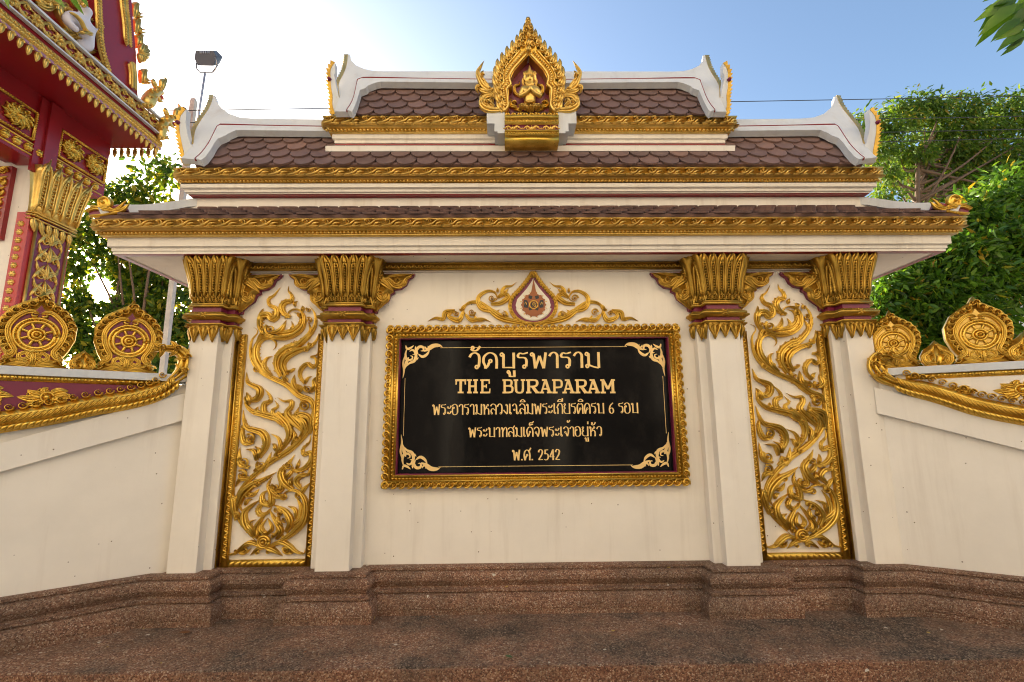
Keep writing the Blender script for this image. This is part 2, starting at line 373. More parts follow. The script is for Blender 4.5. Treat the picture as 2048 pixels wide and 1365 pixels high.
def make_pilaster(x0, x1):
    st = .075; z0, z1 = 2.775, 3.235
    M = MB().box(x0, x1, YP, YW + .05, .37, 2.62).box(x0 - st, x1 + st, YS, YW + .05, .372, 2.62)
    pil = M.build('pilaster', CREAM, gate, bevel=.006)
    # capital
    M = MB(); loft(M, x0, x1, st, [(flare(v) - .014, z0 + (z1 - z0) * v) for v in np.linspace(0, .93, 9)])
    loft(M, x0, x1, st, [(.012, 2.748), (.03, 2.752), (.03, 2.772), (.012, 2.780)])
    faces = [(Surf((x0, YP), (x1, YP), (0, -1), z0, z1, flare), 5)]
    for sx, x in ((-1, x0), (1, x1)):
        faces.append((Surf((x, YP), (x, YS), (sx, 0), z0, z1, flare), 1))
        xs = x + sx * st
        faces.append((Surf((min(x, xs), YS), (max(x, xs), YS), (0, -1), z0, z1, flare), 1))
        faces.append((Surf((xs, YS), (xs, YW), (sx, 0), z0, z1, flare), 1))
    for S, n in faces:
        for i in range(n):
            u0, du = i / n, 1 / n; c = u0 + du / 2
            L = lambda pts: [(u0 + du * a, v) for a, v in pts]
            for sgn in (-1, 1):
                e = lambda a: .5 + sgn * a
                ribbon(M, S, L([(e(.47), .14), (e(.47), .5), (e(.46), .78), (e(.30), .93), (e(0), 1.03)]), du * .15, .030, 'ends', 14, False)
                for k in range(11): dome(M, S, (u0 + du * e(.30), .2 + .052 * k), .0, .0) if False else None
                ribbon(M, S, L([(e(.25), .2), (e(.25), .6), (e(.2), .78), (e(.04), .9)]), du * .10, .022, 'ends', 10, False)
                spiral(M, S, (u0 + du * e(.24), .1), .055, .024, 1.1, sgn, pi / 2)
                ribbon(M, S, L([(e(.45), .02), (e(.3), .17), (e(.12), .14), (e(0), .30)]), du * .07, .012, 'flame', 7, False)
            for k in range(12): ribbon(M, S, L([(.36, .24 + .055 * k), (.5, .27 + .055 * k), (.62, .24 + .055 * k)]), du * .11, .030, 'leaf', 5, False)
            # free tip leaning out
            tip = S.p(c, 1.0, .045); tip.z = z1 + .005
            a, b_, c_ = S.p(u0 + du * .18, .86, .004), S.p(u0 + du * .82, .86, .004), S.p(c, .84, .03); d_ = S.p(c, .9, -.02)
            M.add([a, b_, c_, d_, tip], [(0, 2, 4), (2, 1, 4), (1, 3, 4), (3, 0, 4)])
            if n > 1 and i < n - 1:
                c2 = u0 + du; tip = S.p(c2, .97, .012)
                M.add([S.p(c2 - du * .28, .78, 0), S.p(c2 + du * .28, .78, 0), S.p(c2, .76, .018), tip], [(0, 2, 3), (2, 1, 3), (1, 0, 3)])
        ribbon(M, S, [(0, .02), (1, .02)], .022, .012, 'even', 2, False)
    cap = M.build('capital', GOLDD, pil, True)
    # magenta necks
    M = MB(); loft(M, x0, x1, st, [(.006, 2.58), (.006, 2.76)]); M.build('neck', MAROON, pil)
    # gold collar
    M = MB(); loft(M, x0, x1, st, [(.012, 2.628), (.03, 2.632), (.03, 2.642), (.06, 2.658), (.06, 2.676), (.03, 2.692), (.03, 2.702), (.012, 2.705)])
    S = Surf((x0, YP), (x1, YP), (0, -1), 2.635, 2.70, lambda v: .056)
    wd = x1 - x0
    for i in range(9): ribbon(M, S, [((i + .1) / 9, .25), ((i + .5) / 9, .8), ((i + .9) / 9, .25)], .02, .006, 'leaf', 5, False)
    dome(M, S, (.5, .5), .09, .02, 6, 2)
    for k in range(6): ribbon(M, S, [(.5, .5), (.5 + .14 * cos(k * pi / 3), .5 + .55 * sin(k * pi / 3))], .03, .012, 'leaf', 4, False)
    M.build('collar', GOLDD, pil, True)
    # hanging leaf skirt
    M = MB(); loft(M, x0, x1, st, [(.004, 2.555), (.022, 2.56), (.03, 2.572), (.04, 2.578), (.04, 2.592), (.012, 2.595)])
    def leaf(pl, c, wdt, ln):
        pts = [(c - wdt / 2, .0), (c - wdt * .48, -ln * .35), (c - wdt * .18, -ln * .7), (c, -ln), (c + wdt * .18, -ln * .7), (c + wdt * .48, -ln * .35), (c + wdt / 2, .0)]
        M.add([pl.p(u, v, .028) for u, v in pts] + [pl.p(u, v, .004) for u, v in pts] , [tuple(range(7))[::-1]] + [(i, i + 1, i + 8, i + 7) for i in range(6)])
        top = Sub(pl, (c, 0), (1, 0), (0, 1)); hp = lambda u, v, h=0: top.p(u, v, h + .028)
        q = type('q', (), {'p': staticmethod(hp)})
        for sg in (-1, 1):
            spiral(M, q, (sg * wdt * .22, -ln * .2), wdt * .2, .016, 1.1, sg, pi / 2)
            ribbon(M, q, [(sg * wdt * .44, -.01), (sg * wdt * .42, -ln * .35), (sg * wdt * .16, -ln * .7), (0, -ln * .98)], wdt * .07, .014, 'ends', 8, False)
        ribbon(M, q, [(0, -ln * .1), (0, -ln * .9)], wdt * .12, .018, 'leaf', 6, False)
    pf = Plane((0, YP, 2.575), (1, 0, 0), (0, 0, 1), (0, -1, 0))
    q = wd / 3
    for i in range(3): leaf(pf, x0 + q * (i + .5), q * 1.05, .15 if i == 1 else .165)
    for sx, x in ((-1, x0), (1, x1)):
        ps = Plane((x, YP, 2.575), (0, 1, 0) if sx > 0 else (0, -1, 0), (0, 0, 1), (sx, 0, 0)); leaf(ps, .05 * sx, .1, .15)
        p2 = Plane((0, YS, 2.575), (1, 0, 0), (0, 0, 1), (0, -1, 0)); leaf(p2, x + sx * st / 2, st * 1.1, .16)
        p3 = Plane((x + sx * st, YS, 2.575), (0, 1, 0) if sx > 0 else (0, -1, 0), (0, 0, 1), (sx, 0, 0)); leaf(p3, .05 * sx, .09, .13)
    M.build('leaf_skirt', GOLDD, pil, True)
    M = MB().box(x0 + .004, x1 - .004, YP - .004, YP + .02, 2.50, 2.60); 
    return pil
for x0, x1, s in PILS: make_pilaster(x0, x1)

# corner brackets beside the capitals
BR = front(YW - .012)
def crop5(x, y): return BR.px(350 + x / 4.096, 490 + y / 4.096, .05)
bx = [(585, 240), (920, 238), (905, 262), (868, 285), (845, 330), (800, 362), (742, 372), (745, 395), (712, 412), (690, 460), (640, 495), (600, 525), (590, 560), (560, 565), (575, 420)]
def bracket_meshes():
    G, R = MB(), MB(); pts = [crop5(*p) for p in bx]; x0 = crop5(585, 240)[0]
    c = np.mean(pts, 0)
    R.plate([BR.p(*p, .035) for p in pts], (0, -1, 0), .045)
    pin = [(p[0] * .93 + (c[0] - .06) * .07, p[1] * .93 + (c[1] + .06) * .07) for p in pts]
    G.plate([BR.p(*p, .05) for p in pin], (0, -1, 0), .03)
    pl = Plane(BR.p(0, 0, .05), BR.U, BR.V, BR.N)
    T = lambda *q: [crop5(*p) for p in q]
    sc = 1 / 4.096 * 4.75 / F
    for pts_, wd in ((T((640, 300), (700, 290), (760, 345), (820, 330), (850, 280), (915, 245)), 26), (T((620, 330), (600, 400), (650, 460), (680, 420), (640, 500), (575, 560)), 26),
                     (T((600, 260), (680, 330), (745, 390)), 34), (T((700, 270), (790, 255), (900, 245)), 14), (T((595, 300), (590, 420), (572, 550)), 14), (T((800, 350), (840, 325), (862, 285)), 13), (T((705, 410), (690, 455), (600, 530)), 13)):
        ribbon(G, pl, pts_, wd * sc, .03, 'flame')
    for cx, cy, r, d in ((775, 300, 36, 1), (630, 415, 34, -1), (640, 285, 40, 1)): spiral(G, pl, crop5(cx, cy), r * sc, .03, 1.4, d, pi)
    dome(G, pl, crop5(625, 280), 30 * sc, .03); 
    for k in range(8): ribbon(G, pl, [crop5(625 + 20 * cos(k * .785), 280 + 20 * sin(k * .785)), crop5(625 + 55 * cos(k * .785), 280 + 55 * sin(k * .785))], 9 * sc, .025, 'leaf', 5, False)
    return G, R, x0
G_, R_, BX0 = bracket_meshes()
def place_bracket(x, side):          # side +1: hangs to the right of x
    g, r = MB(), MB()
    for src, dst in ((G_, g), (R_, r)):
        dst.v = [((x + side * (v[0] - BX0)), v[1], v[2]) for v in src.v]; dst.f = src.f if side > 0 else [f[::-1] for f in src.f]
    o = r.build('corner_bracket', MAROON, gate); g.build('gilded_carving', GOLDD, o, True)
for x0, x1, s in PILS[:2]:
    for xx, sd in ((x1 + .075, 1), (x0 - .075, -1)):
        if x0 < -2.9 and sd < 0: continue
        place_bracket(xx, sd); place_bracket(mir(xx), -sd)

# moulding under the soffit
M = MB().box(mir(3.40), 3.40, YW - .03, YW + .02, 3.150, 3.24); M.build('top_moulding', CREAMC, gate)
for a, b in ((-2.62, -1.75), (-1.29, mir(-1.29)), (mir(-1.75), mir(-2.62))):
    M = MB().box(a, b, YW - .065, YW - .032, 3.160, 3.172).box(a, b, YW - .06, YW - .032, 3.172, 3.222).box(a, b, YW - .075, YW - .032, 3.222, 3.232)
    pl = Plane((0, YW - .06, 3.197), (1, 0, 0), (0, 0, 1), (0, -1, 0)); leafrow(M, pl, (a, 0), (b, 0), .046, .014, .06)
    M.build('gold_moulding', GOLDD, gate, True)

# ------------------------------------------------------------------ flame relief panels, traced once, copied across
KP = front(YW - .004)
def T6(x, y): return KP.px(420 + x / 4.264, 540 + y / 4.264, .03)
def T7(x, y): return KP.px(420 + x / 4.264, 840 + y / 4.264, .03)
S6 = [  # (half width in crop px, points)   upper half
 (30, [(880, 1330), (880, 1180), (850, 1110), (760, 1075), (650, 980), (530, 925), (430, 870), (355, 780), (335, 680), (350, 590), (395, 530), (385, 500), (355, 485)]),
 (34, [(520, 920), (430, 830), (385, 740), (395, 640), (450, 585), (520, 585), (555, 625), (548, 660), (525, 680)]),
 (24, [(400, 620), (440, 550), (560, 580), (690, 565), (780, 500), (800, 410), (765, 345), (700, 335), (660, 365), (665, 400), (690, 405)]),
 (34, [(560, 540), (700, 520), (770, 450), (760, 380), (700, 355)]),
 (30, [(680, 400), (625, 370), (605, 310), (640, 270), (685, 265), (690, 215), (660, 175), (660, 132)]),
 (32, [(440, 540), (415, 470), (435, 390), (500, 385), (520, 420), (560, 400), (560, 330), (505, 300), (490, 250), (540, 210), (588, 145)]),
 (16, [(420, 470), (425, 390), (445, 325)]), (16, [(500, 400), (515, 430), (560, 400)]), (14, [(720, 310), (715, 285), (738, 260)]), (14, [(780, 350), (790, 320), (780, 300)]),
 (26, [(520, 540), (590, 520), (625, 470), (640, 425)]), (13, [(670, 520), (700, 480), (685, 432)]),
 (38, [(600, 910), (560, 820), (575, 735), (650, 670), (745, 635), (830, 560), (885, 480), (890, 380), (838, 300)]),
 (26, [(700, 680), (790, 600), (850, 520), (830, 440)]),
 (34, [(650, 900), (615, 810), (650, 740), (740, 690), (840, 655), (900, 600), (920, 535)]),
 (17, [(660, 700), (700, 640), (710, 595)]), (17, [(720, 660), (760, 620), (768, 575)]), (17, [(640, 870), (690, 860), (712, 840), (690, 838)]),
 (22, [(520, 900), (470, 850), (455, 800), (480, 750), (522, 733)]), (18, [(640, 950), (625, 900), (650, 870)]),
 (22, [(800, 970), (760, 900), (775, 840), (830, 800), (870, 830), (905, 800), (890, 750), (850, 740), (905, 720), (912, 670)]),
 (30, [(740, 1040), (705, 980), (712, 890)]), (26, [(850, 1040), (890, 1000), (880, 940), (905, 905)]), (16, [(800, 970), (830, 920), (860, 905)]),
 (20, [(700, 970), (780, 1010), (850, 1060)]),
 (34, [(660, 1360), (590, 1280), (470, 1240), (360, 1210), (300, 1150), (300, 1040)]),
 (32, [(330, 1120), (400, 1100), (420, 1020), (370, 990), (315, 960), (300, 872)]),
 (28, [(530, 1280), (450, 1210), (455, 1140), (510, 1120), (500, 1070), (450, 1012)]),
 (24, [(640, 1340), (560, 1270), (525, 1200), (570, 1165), (540, 1112)]),
 (32, [(790, 1380), (700, 1290), (650, 1220), (690, 1160), (690, 1120), (620, 1120), (562, 1085)]),
 (28, [(830, 1380), (800, 1300), (735, 1230), (755, 1160)]), (28, [(840, 1400), (860, 1300), (860, 1200)]), (22, [(770, 1100), (800, 1130), (830, 1120)]),
 (20, [(420, 1230), (390, 1190), (400, 1165)]), (20, [(320, 1150), (330, 1100), (300, 1040)]),
]
S7 = [
 (30, [(880, -80), (870, 20), (820, 110), (740, 200), (640, 280), (520, 350), (420, 430), (330, 510), (260, 590), (215, 690), (210, 790), (250, 890), (320, 980), (400, 1060)]),
 (40, [(560, -60), (650, 40), (670, 130), (620, 230), (550, 310)]), (30, [(700, -40), (790, 30), (780, 120), (700, 210)]), (30, [(720, -60), (840, -20), (850, 60), (800, 130)]),
 (22, [(540, 310), (590, 240), (575, 160), (505, 118)]), (20, [(690, 220), (720, 140), (690, 70)]), (18, [(560, 270), (540, 210), (515, 205)]),
 (36, [(420, 310), (475, 210), (450, 120), (380, 90), (310, 70), (280, 0), (272, -85)]), (28, [(370, 190), (290, 200), (262, 120), (285, 40), (330, 60)]),
 (26, [(330, 410), (250, 380), (240, 300), (243, 235)]), (22, [(390, 350), (375, 270), (290, 250)]), (18, [(420, 330), (420, 260), (370, 225)]),
 (26, [(440, 440), (480, 370), (512, 275)]), (28, [(330, 500), (250, 510), (205, 578)]), (24, [(370, 440), (430, 400), (480, 370)]),
 (42, [(230, 740), (270, 640), (350, 560), (450, 510), (555, 448)]), (20, [(290, 730), (310, 690), (352, 682)]), (26, [(300, 640), (360, 640), (410, 590)]),
 (30, [(220, 860), (200, 760), (195, 660), (270, 800)]),
 (34, [(350, 980), (290, 880), (290, 790), (350, 730), (425, 680)]), (26, [(440, 720), (400, 770), (420, 810), (480, 800), (520, 740)]), (30, [(440, 700), (510, 730), (515, 640), (485, 560), (522, 485)]), (28, [(500, 740), (440, 700), (445, 630), (500, 600)]),
 (18, [(370, 960), (325, 880), (382, 855)]), (30, [(355, 1000), (330, 930), (350, 880)]),
 (26, [(400, 1020), (385, 930), (430, 850), (492, 765)]), (26, [(560, 1020), (600, 960), (550, 860), (492, 765)]), (20, [(470, 990), (430, 920), (480, 840)]), (20, [(470, 990), (520, 930), (480, 840)]), (16, [(420, 1010), (400, 950), (425, 900)]), (16, [(520, 1010), (570, 950), (550, 900)]),
 (34, [(570, 1050), (700, 970), (790, 870), (815, 760), (790, 660), (720, 605), (650, 615), (610, 650), (640, 680)]),
 (30, [(700, 930), (760, 840), (765, 740), (720, 650)]), (20, [(730, 850), (720, 770), (650, 738)]), (28, [(690, 910), (770, 850), (825, 770)]),
 (22, [(640, 640), (560, 660), (520, 620)]), (28, [(520, 600), (600, 600), (590, 520), (562, 448)]), (20, [(540, 560), (520, 590), (560, 640), (650, 680)]),
 (38, [(700, 600), (620, 530), (600, 440), (660, 380), (712, 298)]), (24, [(640, 500), (690, 440), (700, 400)]),
 (28, [(690, 440), (790, 420), (855, 350), (850, 280), (790, 300), (785, 250), (840, 190), (850, 112)]), (16, [(730, 420), (750, 370), (755, 335)]),
 (26, [(770, 590), (725, 530), (770, 475), (830, 470), (855, 382)]), (18, [(690, 560), (680, 520), (700, 485)]), (24, [(760, 650), (790, 600), (848, 535)]),
 (36, [(640, 960), (680, 880), (640, 790), (525, 725)]), (24, [(600, 910), (570, 860), (590, 800)]),
 (24, [(430, 1080), (340, 1050), (270, 1090), (215, 1140), (150, 1150), (148, 1105)]), (24, [(470, 1090), (410, 1100), (325, 1165)]), (20, [(230, 1120), (290, 1140), (340, 1100)]),
 (24, [(500, 1080), (600, 1045), (680, 1085), (730, 1130), (795, 1145), (798, 1103)]), (24, [(470, 1090), (530, 1110), (610, 1165)]), (20, [(610, 1090), (650, 1140), (720, 1130)]),
]
P6 = [(510, 505, 44, 1), (440, 490, 26, 1), (845, 430, 26, -1), (840, 340, 20, 1), (770, 385, 24, 1), (450, 555, 22, 1), (400, 850, 26, 1), (860, 640, 26, 1), (820, 680, 22, -1), (670, 690, 24, 1), (480, 840, 20, 1), (645, 935, 26, 1), (755, 1020, 34, -1), (835, 1015, 34, 1), (320, 1105, 26, 1), (810, 1160, 42, 1), (740, 1240, 22, 1), (545, 380, 24, -1)]
P7 = [(340, 160, 42, -1), (285, 360, 50, 1), (435, 390, 42, 1), (270, 472, 44, -1), (400, 545, 32, 1), (330, 637, 26, 1), (225, 820, 32, -1), (450, 690, 28, 1), (555, 575, 34, 1), (630, 655, 32, 1), (675, 392, 32, 1), (760, 645, 32, 1), (570, 770, 22, 1), (590, 800, 26, -1), (590, 885, 26, 1), (640, 855, 24, 1), (295, 1115, 30, 1), (640, 1115, 30, -1), (580, 310, 22, 1), (750, 160, 26, 1), (230, 1120, 18, 1), (700, 1125, 20, 1), (500, 1125, 18, 1), (405, 1130, 18, 1), (395, 990, 20, 1), (535, 990, 20, -1), (650, 50, 20, 1)]
def crop_scale(fn, x, y): a, b = fn(x, y), fn(x + 40, y); return math.hypot(a[0] - b[0], a[1] - b[1]) / 40
def relief():
    M = MB(); k = 0
    for fn, SS, PP in ((T6, S6, P6), (T7, S7, P7)):
        for wd, pts in SS:
            sc = crop_scale(fn, *pts[len(pts) // 2]); k += 1
            ribbon(M, KP, [fn(*p) for p in pts], wd * .88 * sc, .046 + .010 * (k % 4), 'flame')
            # small thorns along the back of the longer strokes
            if len(pts) > 4:
                Q, _ = smooth_path(pts, 16)
                for i in range(1, 13, 1):
                    d = Q[i + 1] - Q[i]; d /= max(np.linalg.norm(d), 1e-6); nn = np.array([d[1], -d[0]]) * (1 if (k + (i > 8)) % 2 else -1)
                    tp_ = (1 if i < 6 else 1 - (i - 6) / 9); a = Q[i] + nn * wd * .45 * tp_; c = Q[i] + nn * wd * 1.12 * tp_ + d * wd * .6
                    ribbon(M, KP, [fn(*a), fn(*((a + c) / 2 + d * 3)), fn(*c)], wd * .24 * sc, .042, 'flame', 5, False)
        for cx, cy, r, d in PP:
            sc = crop_scale(fn, cx, cy); spiral(M, Plane(KP.p(0, 0, .022), KP.U, KP.V, KP.N), fn(cx, cy), r * sc, .036, 1.5, d, pi * .7, True)
    c = T7(460, 1040); sc = crop_scale(T7, 460, 1040); pl = Plane(KP.p(0, 0, .03), KP.U, KP.V, KP.N)
    ringrib(M, pl, c, 48 * sc, 12 * sc, .03, 18); ringrib(M, pl, c, 28 * sc, 9 * sc, .034, 14); dome(M, pl, c, 17 * sc, .045)
    dome(M, pl, T7(472, 960), 18 * sc, .03)
    return M
RM = relief()
PXM = 2 * -2.178                     # the right panel repeats the left one, not mirrored
rel = RM.build('flame_relief', GOLD, gate, True)
rel2 = rel.copy(); COL.objects.link(rel2); rel2.parent = gate; rel2.location = Vector((mir(-2.178) + 2.178 + .01, 0, 0))
def panel_frame():
    M = MB(); xl, xr = -2.675, -1.695
    def band(x0, x1, z0, z1, out): M.box(x0, x1, YW - out, YW + .01, z0, z1)
    ztop = 2.52
    band(xl, xl + .062, .376, ztop, .05); band(xl + .085, xl + .15, .376, ztop, .035); band(xl + .062, xl + .085, .377, ztop - .01, .015)
    band(xr - .125, xr - .065, .376, ztop, .035); band(xr - .062, xr, .376, ztop, .05)
    band(xl + .15, xr - .125, .376, .437, .03)
    for x, o, md in ((xl + .031, .05, 'c'), (xl + .117, .035, 'v'), (xr - .095, .035, 'v'), (xr - .031, .05, 'c')):
        pl = Plane((x, YW - o, 0), (1, 0, 0), (0, 0, 1), (0, -1, 0)); leafrow(M, pl, (0, .45), (0, ztop - .01), .05, .012, .055, md)
        for s in (-1, 1): ribbon(M, pl, [(s * .028, .38), (s * .028, ztop)], .005, .012, 'even', 2, False)
    pl = Plane((0, YW - .03, .406), (1, 0, 0), (0, 0, 1), (0, -1, 0)); leafrow(M, pl, (xl + .16, 0), (xr - .13, 0), .05, .012, .055, 'rope')
    return M
fr = panel_frame().build('panel_frame', GOLD, gate, True)
M2 = panel_frame(); M2.build('panel_frame', GOLD, gate, True, mirror_x=XC)

# ------------------------------------------------------------------ roof tiers
def tier(name, half, y0, prof_w, zs, gold_y, gold_half, gz0, gz1, period):
    """white moulding ring plus gilded frieze on its front and ends"""
    yb = 10.1 - y0
    M = MB(); ring_profile(M, XC - half, XC + half, y0, yb, prof_w)
    cor = M.build(name, CREAMC, gate); fix_normals(cor)
    M = MB(); zb = gz0 + (gz1 - gz0) * .36; out = y0 - gold_y
    ring_profile(M, XC - half, XC + half, y0, yb, [(-.02, gz0 - .001), (out * .45, gz0), (out * .45, gz0 + .012), (out * .40, gz0 + .014), (out * .40, zb - .012), (out * .75, zb - .006), (out * .8, zb + .01), (out * .92, zb + .012), (out * .92, gz1 - .01), (out, gz1 - .006), (out, gz1 + .006), (-.05, gz1 + .008)])
    for nrm in ('f', 'l', 'r'):
        if nrm == 'f':
            A = Plane((0, y0 - out * .92, (zb + gz1) / 2), (1, 0, 0), (0, 0, 1), (0, -1, 0)); Bp = Plane((0, y0 - out * .40, (gz0 + zb) / 2), (1, 0, 0), (0, 0, 1), (0, -1, 0)); u0, u1 = XC - half - out * .9, XC + half + out * .9
        else:
            sx = -1 if nrm == 'l' else 1; U = (0, -1, 0) if sx < 0 else (0, 1, 0)
            A = Plane((XC + sx * (half + out * .92), 0, (zb + gz1) / 2), U, (0, 0, 1), (sx, 0, 0)); Bp = Plane((XC + sx * (half + out * .4), 0, (gz0 + zb) / 2), U, (0, 0, 1), (sx, 0, 0))
            u0, u1 = (-y0 - .55, -y0 + out * .9) if sx < 0 else (y0 - out * .9, y0 + .55)
        frieze(M, A, (u0, 0), (u1, 0), (gz1 - zb) * .92, .050, period); beads(M, Bp, (u0, 0), (u1, 0), (zb - gz0) * .30, .022, (zb - gz0) * .72)
    M.build('gilded_frieze', GOLDP, cor, True)
    return cor
# soffit and lowest eave
low = tier('lower_cornice', 4.0, 4.43, [(-.10, 3.236), (-.034, 3.236), (-.034, 3.262), (-.024, 3.264), (-.024, 3.292), (0, 3.30), (.002, 3.40), (.03, 3.405), (.03, 3.42), (-.1, 3.44)], None, 4.33, 4.10, 3.385, 3.525, .19)
M = MB().box(XC - 3.93, XC + 3.93, 4.50, 5.62, 3.240, 3.30); M.build('soffit', CREAM, gate)
M = MB(); ring_profile(M, XC - 3.965, XC + 3.965, 4.465, 10.1 - 4.465, [(-.06, 3.233), (-.004, 3.233), (-.001, 3.262), (-.02, 3.262)]); M.build('red_edge', DRED, gate)
def tile_slope(name, p0, p1, q0, q1, rows, tw, parent=None, lip=True):
    """scale tiles on the slope p0-p1 (eave) to q0-q1 (ridge)"""
    p0, p1, q0, q1 = map(Vector, (p0, p1, q0, q1)); M = MB()
    up = ((q0 + q1) / 2 - (p0 + p1) / 2); hgt = up.length; up.normalize(); ux = (p1 - p0).normalized(); nrm = ux.cross(up)
    if nrm.y > 0: nrm = -nrm
    M.plate([p0, p1, q1, q0], nrm, .03)
    rp = hgt / rows
    for r in range(rows + 1):
        a = p0 + (q0 - p0) * (r / rows); b = p1 + (q1 - p1) * (r / rows); L = (b - a).length; n = int(L / tw) + 2
        for i in range(-1, n):
            c = a + ux * (tw * (i + (.5 if r % 2 else 0)) + tw / 2 - .3 * tw); u = (c - a).dot(ux)
            if u < tw * .35 or u > L - tw * .35: continue
            jit = random.uniform(-.003, .003); hw = tw * .492; tl = rp * 1.55; k = 9
            bot = [(hw * cos(pi + pi * j / (k - 1)), -rp * .98 * (sin(pi * j / (k - 1))) ** .85) for j in range(k)]
            prof = [(-hw, tl * .6)] + bot + [(hw, tl * .6)]
            pts = [c + ux * x + up * (y + rp * .5 + jit) + nrm * (.036 - .020 * (y / rp)) for x, y in prof]
            if r == rows: pts = [p if (p - p0).dot(up) < hgt else p - up * ((p - p0).dot(up) - hgt) for p in pts]
            M.plate(pts, nrm, .018)
    if lip: M.obox((p0 + p1) / 2 + nrm * .004 - up * .012, ux * ((p1 - p0).length / 2), up * .018, nrm * .022)
    return M.build(name, TILE, parent)
tile_slope('lower_roof_tiles', (XC - 4.02, 4.36, 3.555), (XC + 4.02, 4.36, 3.555), (XC - 3.45, 4.76, 3.800), (XC + 3.45, 4.76, 3.800), 3, .205, gate)
for sx in (-1, 1):   # hip ends
    M = MB().plate([(XC + sx * 4.02, 4.36, 3.55), (XC + sx * 4.02, 5.74, 3.55), (XC + sx * 3.45, 5.34, 3.80), (XC + sx * 3.45, 4.76, 3.80)][::sx], (sx * .6, 0, .8), .03); M.build('hip_tiles', TILE, gate)
MB().box(XC - 3.45, XC + 3.45, 4.71, 5.39, 3.94, 4.12).box(XC - 2.03, XC + 2.03, 4.735, 5.36, 4.40, 4.70).build('roof_core', CREAM, gate)
RDG = MB().box(XC - 3.50, XC + 3.50, 4.745, 5.355, 3.80, 3.935).build('lower_ridge', CREAMC, gate, bevel=.004)
def sweep_box(M, pts, hw, hh):
    pts = [Vector(p) for p in pts]; vs = []
    for i, p in enumerate(pts):
        t = (pts[min(i + 1, len(pts) - 1)] - pts[max(i - 1, 0)]).normalized(); s = t.cross(Vector((0, 0, 1))).normalized(); u = s.cross(t)
        vs += [p + s * hw * a + u * hh * b for a, b in ((-1, -1), (1, -1), (1, 1), (-1, 1))]
    n = len(pts); M.add(vs, [(i * 4 + j, i * 4 + (j + 1) % 4, i * 4 + 4 + (j + 1) % 4, i * 4 + 4 + j) for i in range(n - 1) for j in range(4)] + [(3, 2, 1, 0), tuple(range(n * 4 - 4, n * 4))])
for sx in (-1, 1):
    cv_ = [(3.40, 4.80, 3.895), (3.50, 4.755, 3.872), (3.676, 4.62, 3.765), (3.798, 4.52, 3.70), (3.912, 4.42, 3.655), (4.03, 4.345, 3.59)]
    pts = [(XC + sx * q[0], q[1], q[2]) for q in smooth_path(cv_, 14)[0]]
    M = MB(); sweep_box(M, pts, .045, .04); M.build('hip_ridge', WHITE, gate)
    # gilded hook at the corner of the eave
    pl = Sub(Plane((XC + sx * 3.93, 4.36, 3.665), (sx, 0, 0), (0, 0, 1), (0, -1, 0)), (0, -.015), (1, 0), (0, 1), .72); Mg = MB()
    Mg.plate([pl.p(u, v, .02) for u, v in [(-.16, -.03), (-.05, -.06), (.14, -.10), (.27, -.12), (.29, -.02), (.22, .02), (.05, 0), (-.12, .04)]][::sx], (0, -1, 0), .07)
    ob = Mg.build('eave_hook', MAROON, gate); Mg = MB(); pl = Sub(Plane((XC + sx * 3.93, 4.34, 3.665), (sx, 0, 0), (0, 0, 1), (0, -1, 0)), (0, -.015), (1, 0), (0, 1), .72)
    ribbon(Mg, pl, [(.30, -.06), (.2, -.02), (.05, -.03), (-.06, -.05), (-.12, .0), (-.16, .06), (-.20, .10)], .035, .05, 'flame')
    ribbon(Mg, pl, [(-.02, -.05), (-.1, -.06), (-.17, -.03), (-.22, .05)], .035, .045, 'flame')
    spiral(Mg, pl, (.09, .045), .095, .05, 2.2, -1, -pi / 2, False); dome(Mg, pl, (.09, .045), .085, .03, 14, 3); ribbon(Mg, pl, [(.0, .0), (.1, -.03), (.2, .0), (.28, .02)], .022, .05, 'leaf')
    ribbon(Mg, pl, [(-.14, -.09), (.05, -.12), (.27, -.14)], .012, .05, 'ends', 10, False)
    Mg.build('gilded_scroll', GOLD, ob, True)
# middle tier
mid = tier('middle_cornice', 3.48, 4.68, [(.0, 3.945), (.0, 3.955), (.02, 3.96), (.02, 3.985), (.045, 3.995), (.045, 4.045), (-.1, 4.06)], None, 4.58, 3.58, 4.035, 4.175, .19)
M = MB().box(XC - 3.47, XC + 3.47, 4.69, 5.41, 3.936, 3.958); M.build('red_course', DRED, gate)
top = tier('upper_cornice', 2.05, 4.72, [(.062, 4.402), (.066, 4.462), (.040, 4.478), (.014, 4.486), (.012, 4.496), (-.018, 4.515), (-.018, 4.53), (.0, 4.535), (.0, 4.565), (.02, 4.575), (.02, 4.64), (-.1, 4.66)], None, 4.62, 2.115, 4.625, 4.775, .19)
M = MB(); ring_profile(M, XC - 2.05, XC + 2.05, 4.72, 5.38, [(-.05, 4.515), (-.006, 4.516), (-.006, 4.529), (-.05, 4.53)]); M.build('red_course', DRED, gate)
tile_slope('middle_roof_tiles', (XC - 3.36, 4.60, 4.215), (XC + 3.36, 4.60, 4.215), (XC - 3.20, 5.035, 4.96), (XC + 3.20, 5.035, 4.96), 6, .205, gate)
tile_slope('upper_roof_tiles', (XC - 1.98, 4.65, 4.80), (XC + 1.98, 4.65, 4.80), (XC - 1.84, 5.031, 5.53), (XC + 1.84, 5.031, 5.53), 6, .205, gate)
for z0, z1, hx, ya in ((4.215, 4.90, 3.3, 4.60), (4.80, 5.47, 1.95, 4.65)):        # back slopes
    M = MB().plate([(XC + hx, 10.1 - ya, z0), (XC - hx, 10.1 - ya, z0), (XC - hx + .3, 5.1, z1), (XC + hx - .3, 5.1, z1)], (0, .86, .5), .03).build('back_roof_tiles', TILE, gate)

